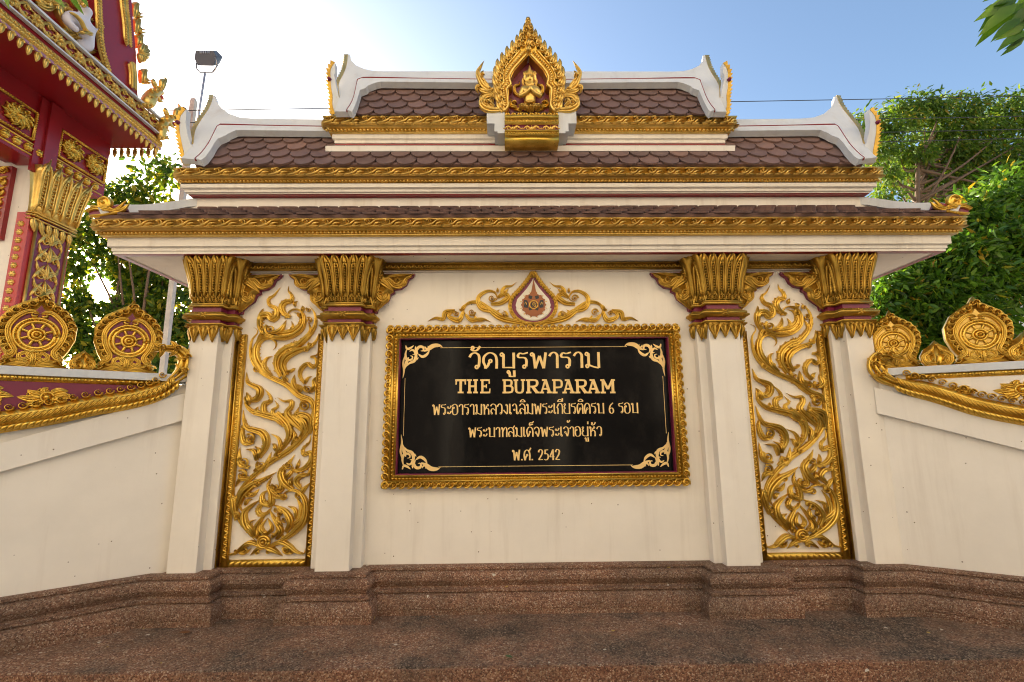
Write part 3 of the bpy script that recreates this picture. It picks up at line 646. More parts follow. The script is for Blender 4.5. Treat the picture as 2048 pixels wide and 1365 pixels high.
def slope_plane(y0, z0, y1, z1):
    V = Vector((0, y1 - y0, z1 - z0)).normalized(); return Plane((0, y0, z0), (1, 0, 0), V, (0, -V.z, V.y))
def roof_end(crop, sp, white, inner, red, fin, teeth, finpl, fin_gold, ridge_end):
    ox, oy, sc = crop; C = lambda pl, off: (lambda p: pl.px(ox + p[0] / sc, oy + p[1] / sc, off))
    for mx in (None, XC):
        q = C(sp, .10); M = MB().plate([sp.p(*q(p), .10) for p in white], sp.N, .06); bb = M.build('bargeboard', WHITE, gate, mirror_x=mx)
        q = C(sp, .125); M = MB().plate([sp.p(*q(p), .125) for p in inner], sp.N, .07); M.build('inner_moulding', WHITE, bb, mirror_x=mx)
        M = MB(); pl = Plane(sp.p(0, 0, .10), sp.U, sp.V, sp.N); ribbon(M, pl, [pl.px(ox + p[0] / sc, oy + p[1] / sc, .03) for p in red], .010, .034, 'even', 30, False); M.build('red_line', DRED, bb, mirror_x=mx)
        # gilded teeth on the outer edge
        M = MB(); Q, _ = smooth_path([sp.px(ox + p[0] / sc, oy + p[1] / sc, .10) for p in teeth], 19)
        for i in range(18):
            a, b = Q[i], Q[i + 1]; d = b - a; nn = np.array([-d[1], d[0]]); nn = nn / np.linalg.norm(nn); ww = .028
            pts = [a - nn * .01, a + nn * ww * .9, b + nn * ww * 1.5, b - nn * .01]
            M.plate([sp.p(u, v, .106) for u, v in pts], sp.N, .085)
        M.build('gilded_teeth', GOLDP, bb, mirror_x=mx)
        # naga fin at the eave corner
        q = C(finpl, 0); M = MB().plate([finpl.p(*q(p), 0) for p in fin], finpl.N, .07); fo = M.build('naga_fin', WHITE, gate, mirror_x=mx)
        M = MB(); Q, _ = smooth_path([q(p) for p in fin_gold], 15)
        for i in range(14):
            a, b = Q[i], Q[i + 1]; d = b - a; nn = np.array([-d[1], d[0]]); nn = nn / np.linalg.norm(nn); ww = .03
            M.plate([finpl.p(u, v, .004) for u, v in (a - nn * .012, a + nn * ww * .6, b + nn * ww * 1.4, b - nn * .012)], finpl.N, .08)
        M.build('gilded_teeth', GOLDD, fo, mirror_x=mx)
        if mx is None: c = finpl.p(*q(fin_gold[4]), 0)
        cc = Vector(c) if mx is None else Vector((2 * XC - c.x, c.y, c.z))
        MB().ball(cc, (.022, .04, .022)).build('naga_eye', MAROON, fo, True)
SB = slope_plane(4.60, 4.215, 5.0, 4.90)
roof_end((340, 80, 5.055), SB,
    [(108, 1196), (150, 1160), (225, 1062), (255, 900), (320, 790), (370, 720), (410, 640), (425, 575), (445, 562), (462, 570), (472, 622), (520, 690), (600, 748), (710, 785), (860, 797), (1640, 806), (1640, 905), (720, 890), (640, 905), (580, 925), (560, 955), (480, 990), (440, 1035), (400, 1110), (350, 1182), (305, 1214)],
    [(486, 860), (1640, 880), (1640, 922), (720, 912), (660, 915), (585, 950), (560, 968), (485, 998), (450, 1040), (408, 1115), (355, 1185), (310, 1216), (250, 1196), (300, 1150), (390, 1050), (455, 920)],
    [(1620, 871), (900, 858), (520, 848), (490, 850), (462, 890), (385, 1040), (310, 1140), (248, 1196)],
    [(108, 1240), (140, 1130), (100, 1000), (86, 900), (90, 780), (135, 722), (150, 700), (168, 704), (160, 800), (156, 840), (175, 950), (205, 1050), (228, 1070), (232, 1150), (160, 1235)],
    [(225, 1055), (250, 905), (318, 790), (370, 715), (408, 640), (428, 560)], front(4.60),
    [(140, 1230), (128, 1140), (100, 1010), (84, 900), (88, 800), (120, 730), (84, 880), (150, 700)][:1] + [(125, 1130), (104, 1030), (86, 930), (84, 840), (92, 775), (118, 735), (150, 698)], None)
SU = slope_plane(4.65, 4.80, 5.0, 5.47)
roof_end((640, 90, 5.461), SU,
    [(157, 728), (175, 690), (207, 580), (195, 430), (207, 395), (252, 310), (282, 230), (297, 118), (312, 103), (328, 108), (338, 165), (390, 222), (480, 262), (570, 282), (680, 288), (2420, 290), (2420, 400), (660, 383), (580, 412), (510, 435), (495, 465), (430, 488), (415, 540), (392, 620), (362, 702), (340, 728)],
    [(418, 362), (2420, 382), (2420, 420), (660, 402), (600, 415), (520, 448), (500, 470), (435, 495), (422, 545), (398, 625), (366, 705), (345, 730), (296, 708), (340, 640), (372, 560), (398, 440)],
    [(2400, 380), (1200, 363), (440, 352), (415, 358), (395, 430), (368, 550), (338, 630), (290, 702)],
    [(152, 765), (122, 640), (134, 560), (112, 470), (105, 380), (106, 262), (140, 200), (150, 188), (164, 196), (166, 300), (152, 335), (182, 480), (210, 585), (205, 660), (185, 760)],
    [(203, 575), (192, 440), (206, 395), (252, 305), (280, 225), (296, 108)], front(4.64),
    [(152, 760), (122, 650), (126, 560), (108, 470), (104, 380), (104, 270), (138, 205), (152, 186)], None)
# gable walls closing the ends
for sx in (-1, 1):
    for hx, y0, z0, z1 in ((3.30, 4.62, 4.15, 4.93), (1.92, 4.67, 4.76, 5.50)):
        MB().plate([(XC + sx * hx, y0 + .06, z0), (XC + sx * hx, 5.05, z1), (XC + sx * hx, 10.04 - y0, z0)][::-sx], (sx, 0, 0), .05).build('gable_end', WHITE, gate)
# ------------------------------------------------------------------ crowned niche on the upper roof
NY = 4.50
NP = front(NY)
def N4(x, y): return NP.px(900 + x / 4.55, 20 + y / 4.55)
NS = 4.9 / F / 4.55
half = [(712, 85), (728, 150), (760, 205), (800, 275), (850, 345), (930, 440), (990, 520), (1018, 590), (1028, 680), (1012, 780), (1003, 860), (992, 925)]
inr = [(716, 412), (790, 490), (850, 555), (884, 625), (872, 690), (908, 720), (906, 800), (905, 880), (945, 932)]
cxn = N4(716, 500)[0]
O_ = [N4(*p) for p in half]; I_ = [N4(*p) for p in inr]
mirn = lambda q: (2 * cxn - q[0], q[1])
niche = MB()
ring = O_ + I_[::-1]
niche.plate([NP.p(*q, .0) for q in ring], (0, -1, 0), .16); niche.plate([NP.p(*mirn(q), .0) for q in ring][::-1], (0, -1, 0), .16)
niche = niche.build('niche', GOLD, gate)
M = MB().plate([NP.p(*q, -.11) for q in [I_[0]] + I_[1:] + [mirn(q) for q in I_[:0:-1]]], (0, -1, 0), .04); M.build('niche_back', MAROON, niche)
M = MB()
for mm in (lambda q: q, mirn):
    Q, _ = smooth_path([mm(q) for q in O_], 40)
    for i in range(1, 38, 3):                      # overlapping flame leaves
        a = Q[i]; d = Q[i + 1] - Q[i]; d /= np.linalg.norm(d); side = 1 if mm is mirn else -1; nn = np.array([-d[1], d[0]]) * side * -1
        nn = nn if (a + nn * .01 - np.array([cxn, a[1]]))[0] * (a[0] - cxn) >= 0 or i < 4 else nn
        out = np.array([a[0] - cxn, .35]); out /= np.linalg.norm(out); s = .5 + .5 * min(1, i / 14)
        ribbon(M, NP, [a - out * .07 * s - d * -.02, a - out * .03 * s, a + out * .012 * s + np.array([0, .05 * s]), a + out * .008 * s + np.array([0, .10 * s])], .044 * s, .055, 'flame', 9)
        spiral(M, Plane(NP.p(0, 0, .02), NP.U, NP.V, NP.N), a - out * .05 * s, .030 * s, .05, 1.2, side, 0)
    R1, _ = smooth_path([mm(q) for q in I_], 30)
    for off, wd, hh in ((.018, .014, .03), (.10, .011, .028)):
        P2 = [p + np.array([(1 if mm is not mirn else -1) * off * .86, off * .5 * (1 - i / 30)]) for i, p in enumerate(R1)]
        ribbon(M, NP, [tuple(p) for p in P2], wd, hh, 'even', 34, False)
    P2 = [p + np.array([(1 if mm is not mirn else -1) * .058 * .86, .03 * (1 - i / 30)]) for i, p in enumerate(R1)]
    for i in range(0, 29): ribbon(M, NP, [P2[i] + (P2[i + 1] - P2[i]) * -.3 + np.array([.022, 0]), P2[i], P2[i + 1] + np.array([-.022, 0])], .014, .03, 'leaf', 5, False)
    # naga rising beside the niche
    T = lambda *q: [mm(N4(*p)) for p in q]
    for wd, pts in ((38, T((985, 920), (1090, 915), (1150, 870), (1135, 810), (1050, 790), (1010, 840))), (34, T((1030, 780), (1080, 740), (1130, 700), (1160, 640), (1180, 580), (1150, 520), (1118, 465))), (26, T((1060, 770), (1120, 760), (1165, 735), (1190, 690))), (20, T((1090, 700), (1140, 650), (1150, 590), (1125, 555))), (22, T((1040, 890), (1080, 850), (1060, 820), (1040, 850))), (20, T((1130, 860), (1160, 820), (1150, 770))), (18, T((1160, 700), (1195, 720), (1180, 770)))):
        ribbon(M, NP, pts, wd * NS, .06, 'flame')
    for x, y, r, d in ((1110, 870, 30, 1), (1075, 745, 26, -1), (1140, 625, 22, 1)): spiral(M, Plane(NP.p(0, 0, .03), NP.U, NP.V, NP.N), mm(N4(x, y)), r * NS, .04, 1.4, d, 0)
    # crest stack
    for y in (135, 185, 240, 300): spiral(M, NP, mm(N4(716 + (y - 100) * .2, y + 25)), (12 + (y - 130) * .09) * NS, .045, 1.3, 1, pi / 2)
for y in (110, 165, 225, 300, 360): ribbon(M, NP, [N4(714, y + 40), N4(714, y + 10), N4(713, y - 40)], (14 + (y - 110) * .06) * NS, .05, 'leaf', 7)
dome(M, NP, N4(714, 375), 24 * NS, .05)
M.build('niche_carving', GOLDP, niche, True)
# step side blocks, pedestal
M = MB()
def blk(x0, x1, y0, y1, ya, yb): a, b = N4(x0, y1), N4(x1, y0); M.box(a[0], b[0], ya, yb, a[1], b[1])
for mm in (0, 1):
    f = (lambda a, b: (a, b)) if not mm else (lambda a, b: (1432 - b + 50, 1432 - a + 50))
    for (a, b), y0, y1 in ((f(335, 497), 930, 1040), (f(405, 496.5), 1040, 1112), (f(432, 496), 1112, 1128)): blk(a, b, y0, y1, NY - .01, 4.95)
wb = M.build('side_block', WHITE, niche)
M = MB(); z = lambda y: N4(716, y)[1]; xa, xb = N4(497, 1000)[0], N4(985, 1000)[0]
for y0, y1, o in ((985, 1005, .05), (1005, 1012, .03), (1012, 1045, .035), (1045, 1052, .05), (1118, 1126, .05), (1126, 1155, .035), (1155, 1205, .02)): M.box(xa, xb, NY - o, 4.95, z(y1) + .0005, z(y0))
pl = lambda y, o: Plane((0, NY - o, z(y)), (1, 0, 0), (0, 0, 1), (0, -1, 0))
beads(M, pl(1028, .035), (xa, 0), (xb, 0), .011, .014, .027); beads(M, pl(1140, .035), (xa, 0), (xb, 0), .011, .014, .027)
leafrow(M, pl(970, .03), (xa, 0), (xb, 0), .05, .02, .06)
ped = M.build('pedestal', GOLD, niche, True)
MB().box(xa + .002, xb - .002, NY - .012, 4.94, z(1118), z(1052)).build('pedestal_recess', MAROON, ped)
M = MB(); P0 = pl(1085, .012)
for k in (-1, 0, 1):
    c = (xa + xb) / 2 + k * .19
    for s in (-1, 1): spiral(M, P0, (c + s * .035, 0), .026, .02, 1.2, s, 0); ribbon(M, P0, [(c, -.02), (c + s * .05, .02), (c + s * .085, -.01), (c + s * .10, .015)], .012, .02, 'flame', 8, False)
    ribbon(M, P0, [(c, -.03), (c, .035)], .016, .025, 'leaf', 6, False)
M.build('pedestal_carving', GOLDP, ped, True)
# scrolls round the figure
M = MB(); PB = Plane(NP.p(0, 0, -.11), NP.U, NP.V, NP.N); mm_ = [lambda q: q, mirn]
for m in mm_:
    for wd, pts in ((14, [(800, 730), (845, 700), (845, 640), (800, 620), (805, 570)]), (16, [(830, 830), (885, 820), (890, 770), (870, 740)]), (16, [(735, 960), (800, 930), (850, 960), (870, 900), (875, 870)]), (14, [(790, 870), (840, 850), (870, 850)]), (14, [(760, 900), (800, 900), (830, 930)])):
        ribbon(M, PB, [m(N4(*p)) for p in pts], wd * NS * 1.2, .05, 'flame')
    spiral(M, PB, m(N4(860, 800)), 26 * NS, .05, 1.3, 1, 0); spiral(M, PB, m(N4(815, 930)), 24 * NS, .05, 1.3, 1, 0)
M.build('scrollwork', GOLD, niche, True)
# praying figure: one skinned body
def fp(x, y, h=0.0): q = N4(x, y); return NP.p(q[0], q[1], h - .06)
J = {'pelvis': (fp(726, 850, .03), .055), 'waist': (fp(726, 815, .035), .042), 'chest': (fp(726, 745, .05), .058), 'neck': (fp(726, 690, .05), .024), 'head': (fp(726, 640, .06), .042), 'crown': (fp(724, 590, .055), .036),
     'shr': (fp(790, 715, .045), .028), 'elr': (fp(828, 795, .065), .021), 'wrr': (fp(765, 775, .10), .015), 'har': (fp(741, 757, .115), .013), 'fir': (fp(737, 722, .115), .007),
     'shl': (fp(662, 715, .045), .028), 'ell': (fp(634, 795, .065), .021), 'wrl': (fp(696, 775, .10), .015), 'hal': (fp(722, 757, .115), .013), 'fil': (fp(727, 722, .115), .007)}
J = {k_: (v_[0], v_[1] * 1.4) for k_, v_ in J.items()}
skin_mesh('praying_figure', J, [('pelvis', 'waist'), ('waist', 'chest'), ('chest', 'neck'), ('neck', 'head'), ('head', 'crown'), ('chest', 'shr'), ('shr', 'elr'), ('elr', 'wrr'), ('wrr', 'har'), ('har', 'fir'), ('chest', 'shl'), ('shl', 'ell'), ('ell', 'wrl'), ('wrl', 'hal'), ('hal', 'fil')], GOLDP, niche, 2)
M = MB()
FH = Plane(fp(726, 640, .10), NP.U, NP.V, NP.N)
ribbon(M, FH, [(0, .035), (0, -.012)], .008, .03, 'taper', 6, False)
for s in (-1, 1):
    ribbon(M, FH, [(s * .008, .014), (s * .02, .018), (s * .03, .012)], .004, .024, 'leaf', 6, False); ribbon(M, FH, [(s * .01, .004), (s * .018, .006), (s * .027, .003)], .005, .022, 'leaf', 5, False)
    ribbon(M, FH, [(s * .05, .04), (s * .055, 0), (s * .05, -.035)], .010, .0, 'leaf', 6, False)
ribbon(M, FH, [(-.016, -.023), (0, -.027), (.016, -.023)], .006, .025, 'leaf', 6, False)
CR = Plane(fp(726, 600, .05), NP.U, NP.V, NP.N)
for k in range(-4, 5): ribbon(M, CR, [(k * .012, -.01), (k * .015, .03), (k * .012 * (1 - abs(k) / 9), .06 + .05 * (1 - abs(k) / 4) ** 1.5)], .011, .035, 'flame', 7)
ribbon(M, CR, [(0, 0), (0, .06), (-.003, .135)], .016, .045, 'flame', 8); ribbon(M, CR, [(-.06, -.012), (0, .004), (.06, -.012)], .010, .045, 'leaf', 9, False)
for m in mm_: ribbon(M, Plane(fp(726, 640, .02), NP.U, NP.V, NP.N), [(0.0, .05)] + [((1 if m is not mirn else -1) * a, b_) for a, b_ in ((.055, .045), (.07, 0), (.062, -.04), (.075, -.06))], .016, .03, 'leaf', 10)
CH = Plane(fp(726, 720, .115), NP.U, NP.V, NP.N); ribbon(M, CH, [(-.06, .035), (0, -.005), (.06, .035)], .012, .014, 'leaf', 9); ribbon(M, Plane(fp(726, 835, .075), NP.U, NP.V, NP.N), [(-.05, 0), (0, -.012), (.05, 0)], .012, .02, 'leaf', 8)
LT = Plane(fp(732, 870, .0), NP.U, NP.V, NP.N)
for k in range(-4, 5): ribbon(M, LT, [(k * .016, .035), (k * .028, -.005 + abs(k) * .003), (k * .025, -.05 + abs(k) * .014)], .018, .07, 'leaf', 7)
for s in (-1, 1): ribbon(M, LT, [(0, .03), (s * .08, .02), (s * .13, .045)], .02, .07, 'flame', 9)
dome(M, LT, (0, -.01), .022, .09)
M.build('figure_regalia', GOLDP, niche, True)
# ================================================================== THE NAME PLAQUE
sx0, sx1, sz0, sz1 = -1.147, 1.724, 1.05, 2.586
plaque = thing('name_plaque', 'black stone plaque with gold Thai and English lettering in a carved gilded frame', 'sign', ((sx0 + sx1) / 2, YW - .02, sz0))
ix0, ix1, iz0, iz1 = sx0 + .125, sx1 - .125, sz0 + .125, sz1 - .125
def rect_ring(M, x0, x1, z0, z1, wd, ya, yb):
    M.box(x0, x1, ya, yb, z0, z0 + wd).box(x0, x1, ya, yb, z1 - wd, z1).box(x0, x0 + wd, ya, yb, z0 + wd, z1 - wd).box(x1 - wd, x1, ya, yb, z0 + wd, z1 - wd)
M = MB(); rect_ring(M, sx0 + .012, sx1 - .012, sz0 + .012, sz1 - .012, .052, YW - .065, YW + .01); rect_ring(M, sx0 + .062, sx1 - .062, sz0 + .062, sz1 - .062, .012, YW - .085, YW + .01); rect_ring(M, sx0 + .073, sx1 - .073, sz0 + .073, sz1 - .073, .036, YW - .07, YW + .01); rect_ring(M, sx0 + .108, sx1 - .108, sz0 + .108, sz1 - .108, .017, YW - .09, YW + .01)
FP = front(YW - .065); FP2 = front(YW - .07)
for a, b in (((sx0, sz1 - .032), (sx1, sz1 - .032)), ((sx0, sz0 + .032), (sx1, sz0 + .032)), ((sx0 + .032, sz0), (sx0 + .032, sz1)), ((sx1 - .032, sz0), (sx1 - .032, sz1))):
    L = math.hypot(b[0] - a[0], b[1] - a[1]); k = round(L / .075); d = ((b[0] - a[0]) / L, (b[1] - a[1]) / L); nr = (-d[1], d[0])
    for i in range(k):
        s = Sub(FP, (a[0] + d[0] * L * i / k, a[1] + d[1] * L * i / k), d, nr); spiral(M, s, (L / k * .5, .002), .032, .026, 1.4, -1, pi); ribbon(M, s, [(0, -.028), (L / k * .6, -.024), (L / k, .028)], .010, .022, 'leaf', 6, False); ribbon(M, s, [(0, .03), (L / k * .4, .036), (L / k * .9, .03)], .008, .022, 'leaf', 5, False)
for a, b in (((sx0 + .08, sz1 - .091), (sx1 - .08, sz1 - .091)), ((sx0 + .08, sz0 + .091), (sx1 - .08, sz0 + .091)), ((sx0 + .091, sz0 + .11), (sx0 + .091, sz1 - .11)), ((sx1 - .091, sz0 + .11), (sx1 - .091, sz1 - .11))): beads(M, FP2, a, b, .0125, .013, .033, 2, 7)
M.build('frame', GOLD, plaque, True)
M = MB(); rect_ring(M, ix0 - .004, ix1 + .004, iz0 - .004, iz1 + .004, .012, YW - .082, YW + .004); M.build('inner_reveal', MAROON, plaque)
MB().box(ix0 + .004, ix1 - .004, YW - .016, YW + .003, iz0 + .004, iz1 - .004).build('panel', PANEL, plaque)
TP = front(YW - .0165)
class Flat:
    """flat gilding a few millimetres thick"""
    def __init__(s): s.M = MB(); s.k = 0
    def stroke(s, pts, wf, n=0, straight=False):
        if straight:
            Q = np.array(pts, float)
            if len(Q) == 2: Q = np.array([Q[0], (Q[0] + Q[1]) / 2, Q[1]])
        else:
            ln = sum(math.dist(pts[i], pts[i + 1]) for i in range(len(pts) - 1)); Q, _ = smooth_path(pts, n or max(6, min(30, int(ln / .012))))
        T = np.gradient(Q, axis=0); T /= np.maximum(np.linalg.norm(T, axis=1)[:, None], 1e-9); vs = []; s.k += 1; h = .002 + (s.k % 7) * .00025
        for i, (q, t) in enumerate(zip(Q, T)):
            ww = wf(t, i / (len(Q) - 1)) / 2; nn = np.array([-t[1], t[0]])
            if straight and 0 < i < len(Q) - 1 and len(Q) > 3:
                t0 = Q[i] - Q[i - 1]; t0 /= np.linalg.norm(t0); t1 = Q[i + 1] - Q[i]; t1 /= np.linalg.norm(t1); nn = np.array([-(t0 + t1)[1], (t0 + t1)[0]]); nn /= max(np.linalg.norm(nn), .01); ww /= max(.45, abs(nn @ np.array([-t0[1], t0[0]])))
            vs += [TP.p(*(q + nn * ww), -.001), TP.p(*(q + nn * ww), h), TP.p(*q, h + .0006), TP.p(*(q - nn * ww), h), TP.p(*(q - nn * ww), -.001)]
        n = len(Q); s.M.add(vs, [(i * 5 + j, i * 5 + 5 + j, i * 5 + 6 + j, i * 5 + 1 + j) for i in range(n - 1) for j in range(4)])
    def ring(s, c, r, wd):
        s.stroke([(c[0] + r * cos(a), c[1] + r * sin(a)) for a in np.linspace(0, 2 * pi, 15)], lambda t, k: wd, 24)
# Thai letters as pen strokes: advance, smooth strokes, straight strokes, head loops (x, y, r)
TH = {
 'ก': (.80, [[(.13, 0), (.13, .52), (.03, .66), (.13, .78)], [(.13, .76), (.24, .95), (.42, 1.0), (.60, .90), (.67, .66), (.67, 0)]], [], []),
 'ค': (.84, [[(.15, 0), (.06, .35), (.10, .76), (.35, 1.0), (.60, .88), (.69, .6), (.69, 0)], [(.30, .40), (.20, .2), (.15, .0)]], [], [(.39, .48, .10)]),
 'ด': (.92, [[(.17, 0), (.16, .16), (.06, .42), (.10, .76), (.38, 1.0), (.66, .88), (.76, .6), (.76, 0)], [(.36, .38), (.30, .18), (.17, .02)]], [], [(.43, .48, .10)]),
 'ต': (.86, [[(.15, 0), (.05, .4), (.08, .78), (.24, .98), (.38, .86), (.52, .98), (.68, .82), (.70, .5), (.70, 0)], [(.32, .38), (.24, .18), (.15, .0)]], [], [(.40, .47, .10)]),
 'จ': (.74, [[(.02, .76), (.16, .96), (.38, .97), (.56, .80), (.58, .45), (.46, .02)], [(.30, .34), (.38, .16), (.46, .02)]], [], [(.22, .42, .10)]),
 'ฉ': (.82, [[(.02, .76), (.16, .96), (.36, .97), (.48, .8), (.50, .45), (.50, .12)], [(.50, .12), (.58, .02), (.70, .1), (.64, .24), (.52, .2)]], [], [(.24, .42, .09)]),
 'ท': (.84, [[(.22, .5), (.40, .84), (.56, 1.0), (.69, .84), (.70, 0)]], [[(.22, .9), (.22, 0)]], [(.13, .88, .10)]),
 'บ': (.92, [], [[(.21, .92), (.21, .03)], [(.20, .06), (.80, .06)], [(.76, .0), (.76, 1.0)]], [(.12, .88, .10)]),
 'พ': (1.0, [], [[(.18, .92), (.27, 0)], [(.27, 0), (.50, .78)], [(.50, .78), (.72, 0)], [(.72, 0), (.84, 1.0)]], [(.10, .88, .10)]),
 'ม': (.92, [[(.22, .2), (.45, .08), (.74, .0)]], [[(.22, .92), (.22, .12)], [(.76, 0), (.76, 1.0)]], [(.13, .88, .10), (.14, .12, .10)]),
 'ย': (.88, [[(.18, .78), (.08, .66), (.24, .54)], [(.24, .54), (.08, .44), (.12, .12), (.30, .03), (.70, .05)]], [[(.72, 0), (.72, 1.0)]], [(.16, .88, .10)]),
 'ร': (.72, [[(.50, .12), (.52, .5), (.44, .66), (.10, .70), (.06, .78), (.16, .96), (.34, .92), (.60, 1.0)]], [], [(.40, .11, .10)]),
 'ล': (.82, [[(.04, .78), (.20, .97), (.46, .97), (.66, .80), (.68, .4), (.68, 0)], [(.08, .2), (.12, .46), (.30, .58), (.50, .44), (.68, .36)]], [], [(.17, .12, .10)]),
 'ว': (.72, [[(.03, .72), (.14, .93), (.34, 1.0), (.52, .86), (.56, .5), (.52, .1)]], [], [(.42, .11, .10)]),
 'ศ': (.86, [[(.15, 0), (.06, .35), (.10, .76), (.35, .98), (.58, .86), (.69, .6), (.69, 0)], [(.30, .40), (.20, .2), (.15, .0)], [(.58, .84), (.70, .98), (.84, 1.16)]], [], [(.39, .48, .10)]),
 'ส': (.84, [[(.04, .78), (.20, .95), (.46, .93), (.64, .76), (.68, .4), (.68, 0)], [(.08, .2), (.12, .46), (.30, .58), (.50, .44), (.68, .36)], [(.54, .84), (.66, .98), (.80, 1.14)]], [], [(.17, .12, .10)]),
 'ห': (.90, [[(.20, .40), (.36, .56), (.50, .62), (.68, .50), (.70, 0)], [(.38, .58), (.44, .74), (.52, .82)]], [[(.20, .92), (.20, 0)]], [(.11, .88, .10), (.60, .88, .10)]),
 'อ': (.82, [[(.10, .70), (.05, .36), (.14, .06), (.38, 0), (.62, .12), (.66, .56), (.56, .90), (.34, 1.0), (.12, .92), (.03, .80)]], [], [(.20, .66, .09)]),
 'ง': (.66, [[(.48, .86), (.50, .4), (.44, .04)], [(.44, .03), (.24, .2), (.03, .42)]], [], [(.38, .88, .09)]),
 'ะ': (.60, [[(.18, .60), (.34, .62), (.50, .86)], [(.18, .10), (.34, .12), (.50, .36)]], [], [(.12, .70, .09), (.12, .20, .09)]),
 'า': (.60, [[(.03, .76), (.14, .94), (.30, 1.0), (.44, .86), (.45, .5), (.45, 0)]], [], []),
 'เ': (.42, [], [[(.12, .1), (.12, 1.0)]], [(.21, .10, .10)]),
 'ิ': (0, [[(-.70, 1.16), (-.52, 1.36), (-.28, 1.36), (-.10, 1.16)]], [[(-.70, 1.16), (-.10, 1.16)]], []),
 'ี': (0, [[(-.70, 1.16), (-.52, 1.36), (-.28, 1.34), (-.10, 1.16)]], [[(-.70, 1.16), (-.10, 1.16)], [(-.11, 1.14), (-.11, 1.48)]], []),
 'ั': (0, [[(-.62, 1.26), (-.50, 1.14), (-.30, 1.16), (-.12, 1.42)]], [], [(-.52, 1.32, .09)]),
 '็': (0, [[(-.50, 1.14), (-.56, 1.34), (-.36, 1.46), (-.20, 1.40), (-.06, 1.56)], [(-.36, 1.2), (-.24, 1.32), (-.16, 1.22)]], [], [(-.42, 1.22, .07)]),
 '้': (0, [[(-.26, 1.52), (-.22, 1.40), (-.06, 1.50), (.04, 1.66)]], [], [(-.24, 1.56, .06)]),
 '่': (0, [], [[(-.12, 1.22), (-.12, 1.50)]], []),
 'ู': (0, [], [[(-.40, -.22), (-.36, -.52)], [(-.38, -.50), (-.12, -.50)], [(-.14, -.12), (-.14, -.54)]], [(-.45, -.22, .08)]),
 '.': (.34, [], [[(.12, .0), (.12, .13)]], []), ' ': (.45, [], [], []),
 '6': (.72, [[(.56, 1.0), (.24, .76), (.10, .36), (.20, .06), (.38, 0), (.56, .14), (.56, .38), (.40, .54), (.18, .44)]], [], []),
 '2': (.66, [[(.08, .74), (.14, .94), (.34, 1.0), (.52, .86), (.46, .56), (.08, .04)]], [[(.06, .04), (.58, .05)]], []),
 '5': (.66, [[(.18, .58), (.40, .60), (.54, .40), (.48, .12), (.28, 0), (.08, .08)]], [[(.20, .98), (.17, .56)], [(.19, .95), (.54, .96)]], []),
 '4': (.66, [], [[(.44, 0), (.44, 1.0)], [(.44, .98), (.06, .30)], [(.05, .30), (.60, .30)]], []),
}
def thai(fl, txt, xa, xb, z, h, thick, thin, nm):
    adv = sum(TH[c][0] for c in txt) - .12; k = (xb - xa) / adv; x = 0
    wf = lambda t, _: thin + (thick - thin) * abs(t[1]) ** 1.5
    P = lambda p: (xa + (x + p[0]) * k, z + p[1] * h)
    for c in txt:
        a, cv, stt, lp = TH[c]
        for s_ in cv: fl.stroke([P(p) for p in s_], wf)
        for s_ in stt: fl.stroke([P(p) for p in s_], wf, straight=True)
        for lx, ly, r in lp: fl.ring(P((lx, ly)), r * .5 * (h + k) * .82, thin * 1.25)
        x += a
def cropT(x, y): return TP.px(840 + x / 4.452, 670 + y / 4.452)
def line(txt, x0, x1, yb, yt, thick, thin, nm):
    a, b = cropT(x0, yb), cropT(x1, yb); t = cropT(x0, yt); fl = Flat(); thai(fl, txt, a[0], b[0], (a[1] + b[1]) / 2, t[1] - a[1], thick, thin, nm); return fl.M.build('lettering', LETTER, plaque)
line('วัดบูรพาราม', 435, 1600, 299, 158, .026, .0125, 'a')
line('พระอารามหลวงเฉลิมพระเกียรติครบ 6 รอบ', 110, 1942, 707, 612, .0135, .0052, 'b')
line('พระบาทสมเด็จพระเจ้าอยู่หัว', 430, 1620, 908, 820, .0135, .0052, 'c')
line('พ.ศ. 2542', 822, 1244, 1117, 1022, .0150, .0066, 'd')
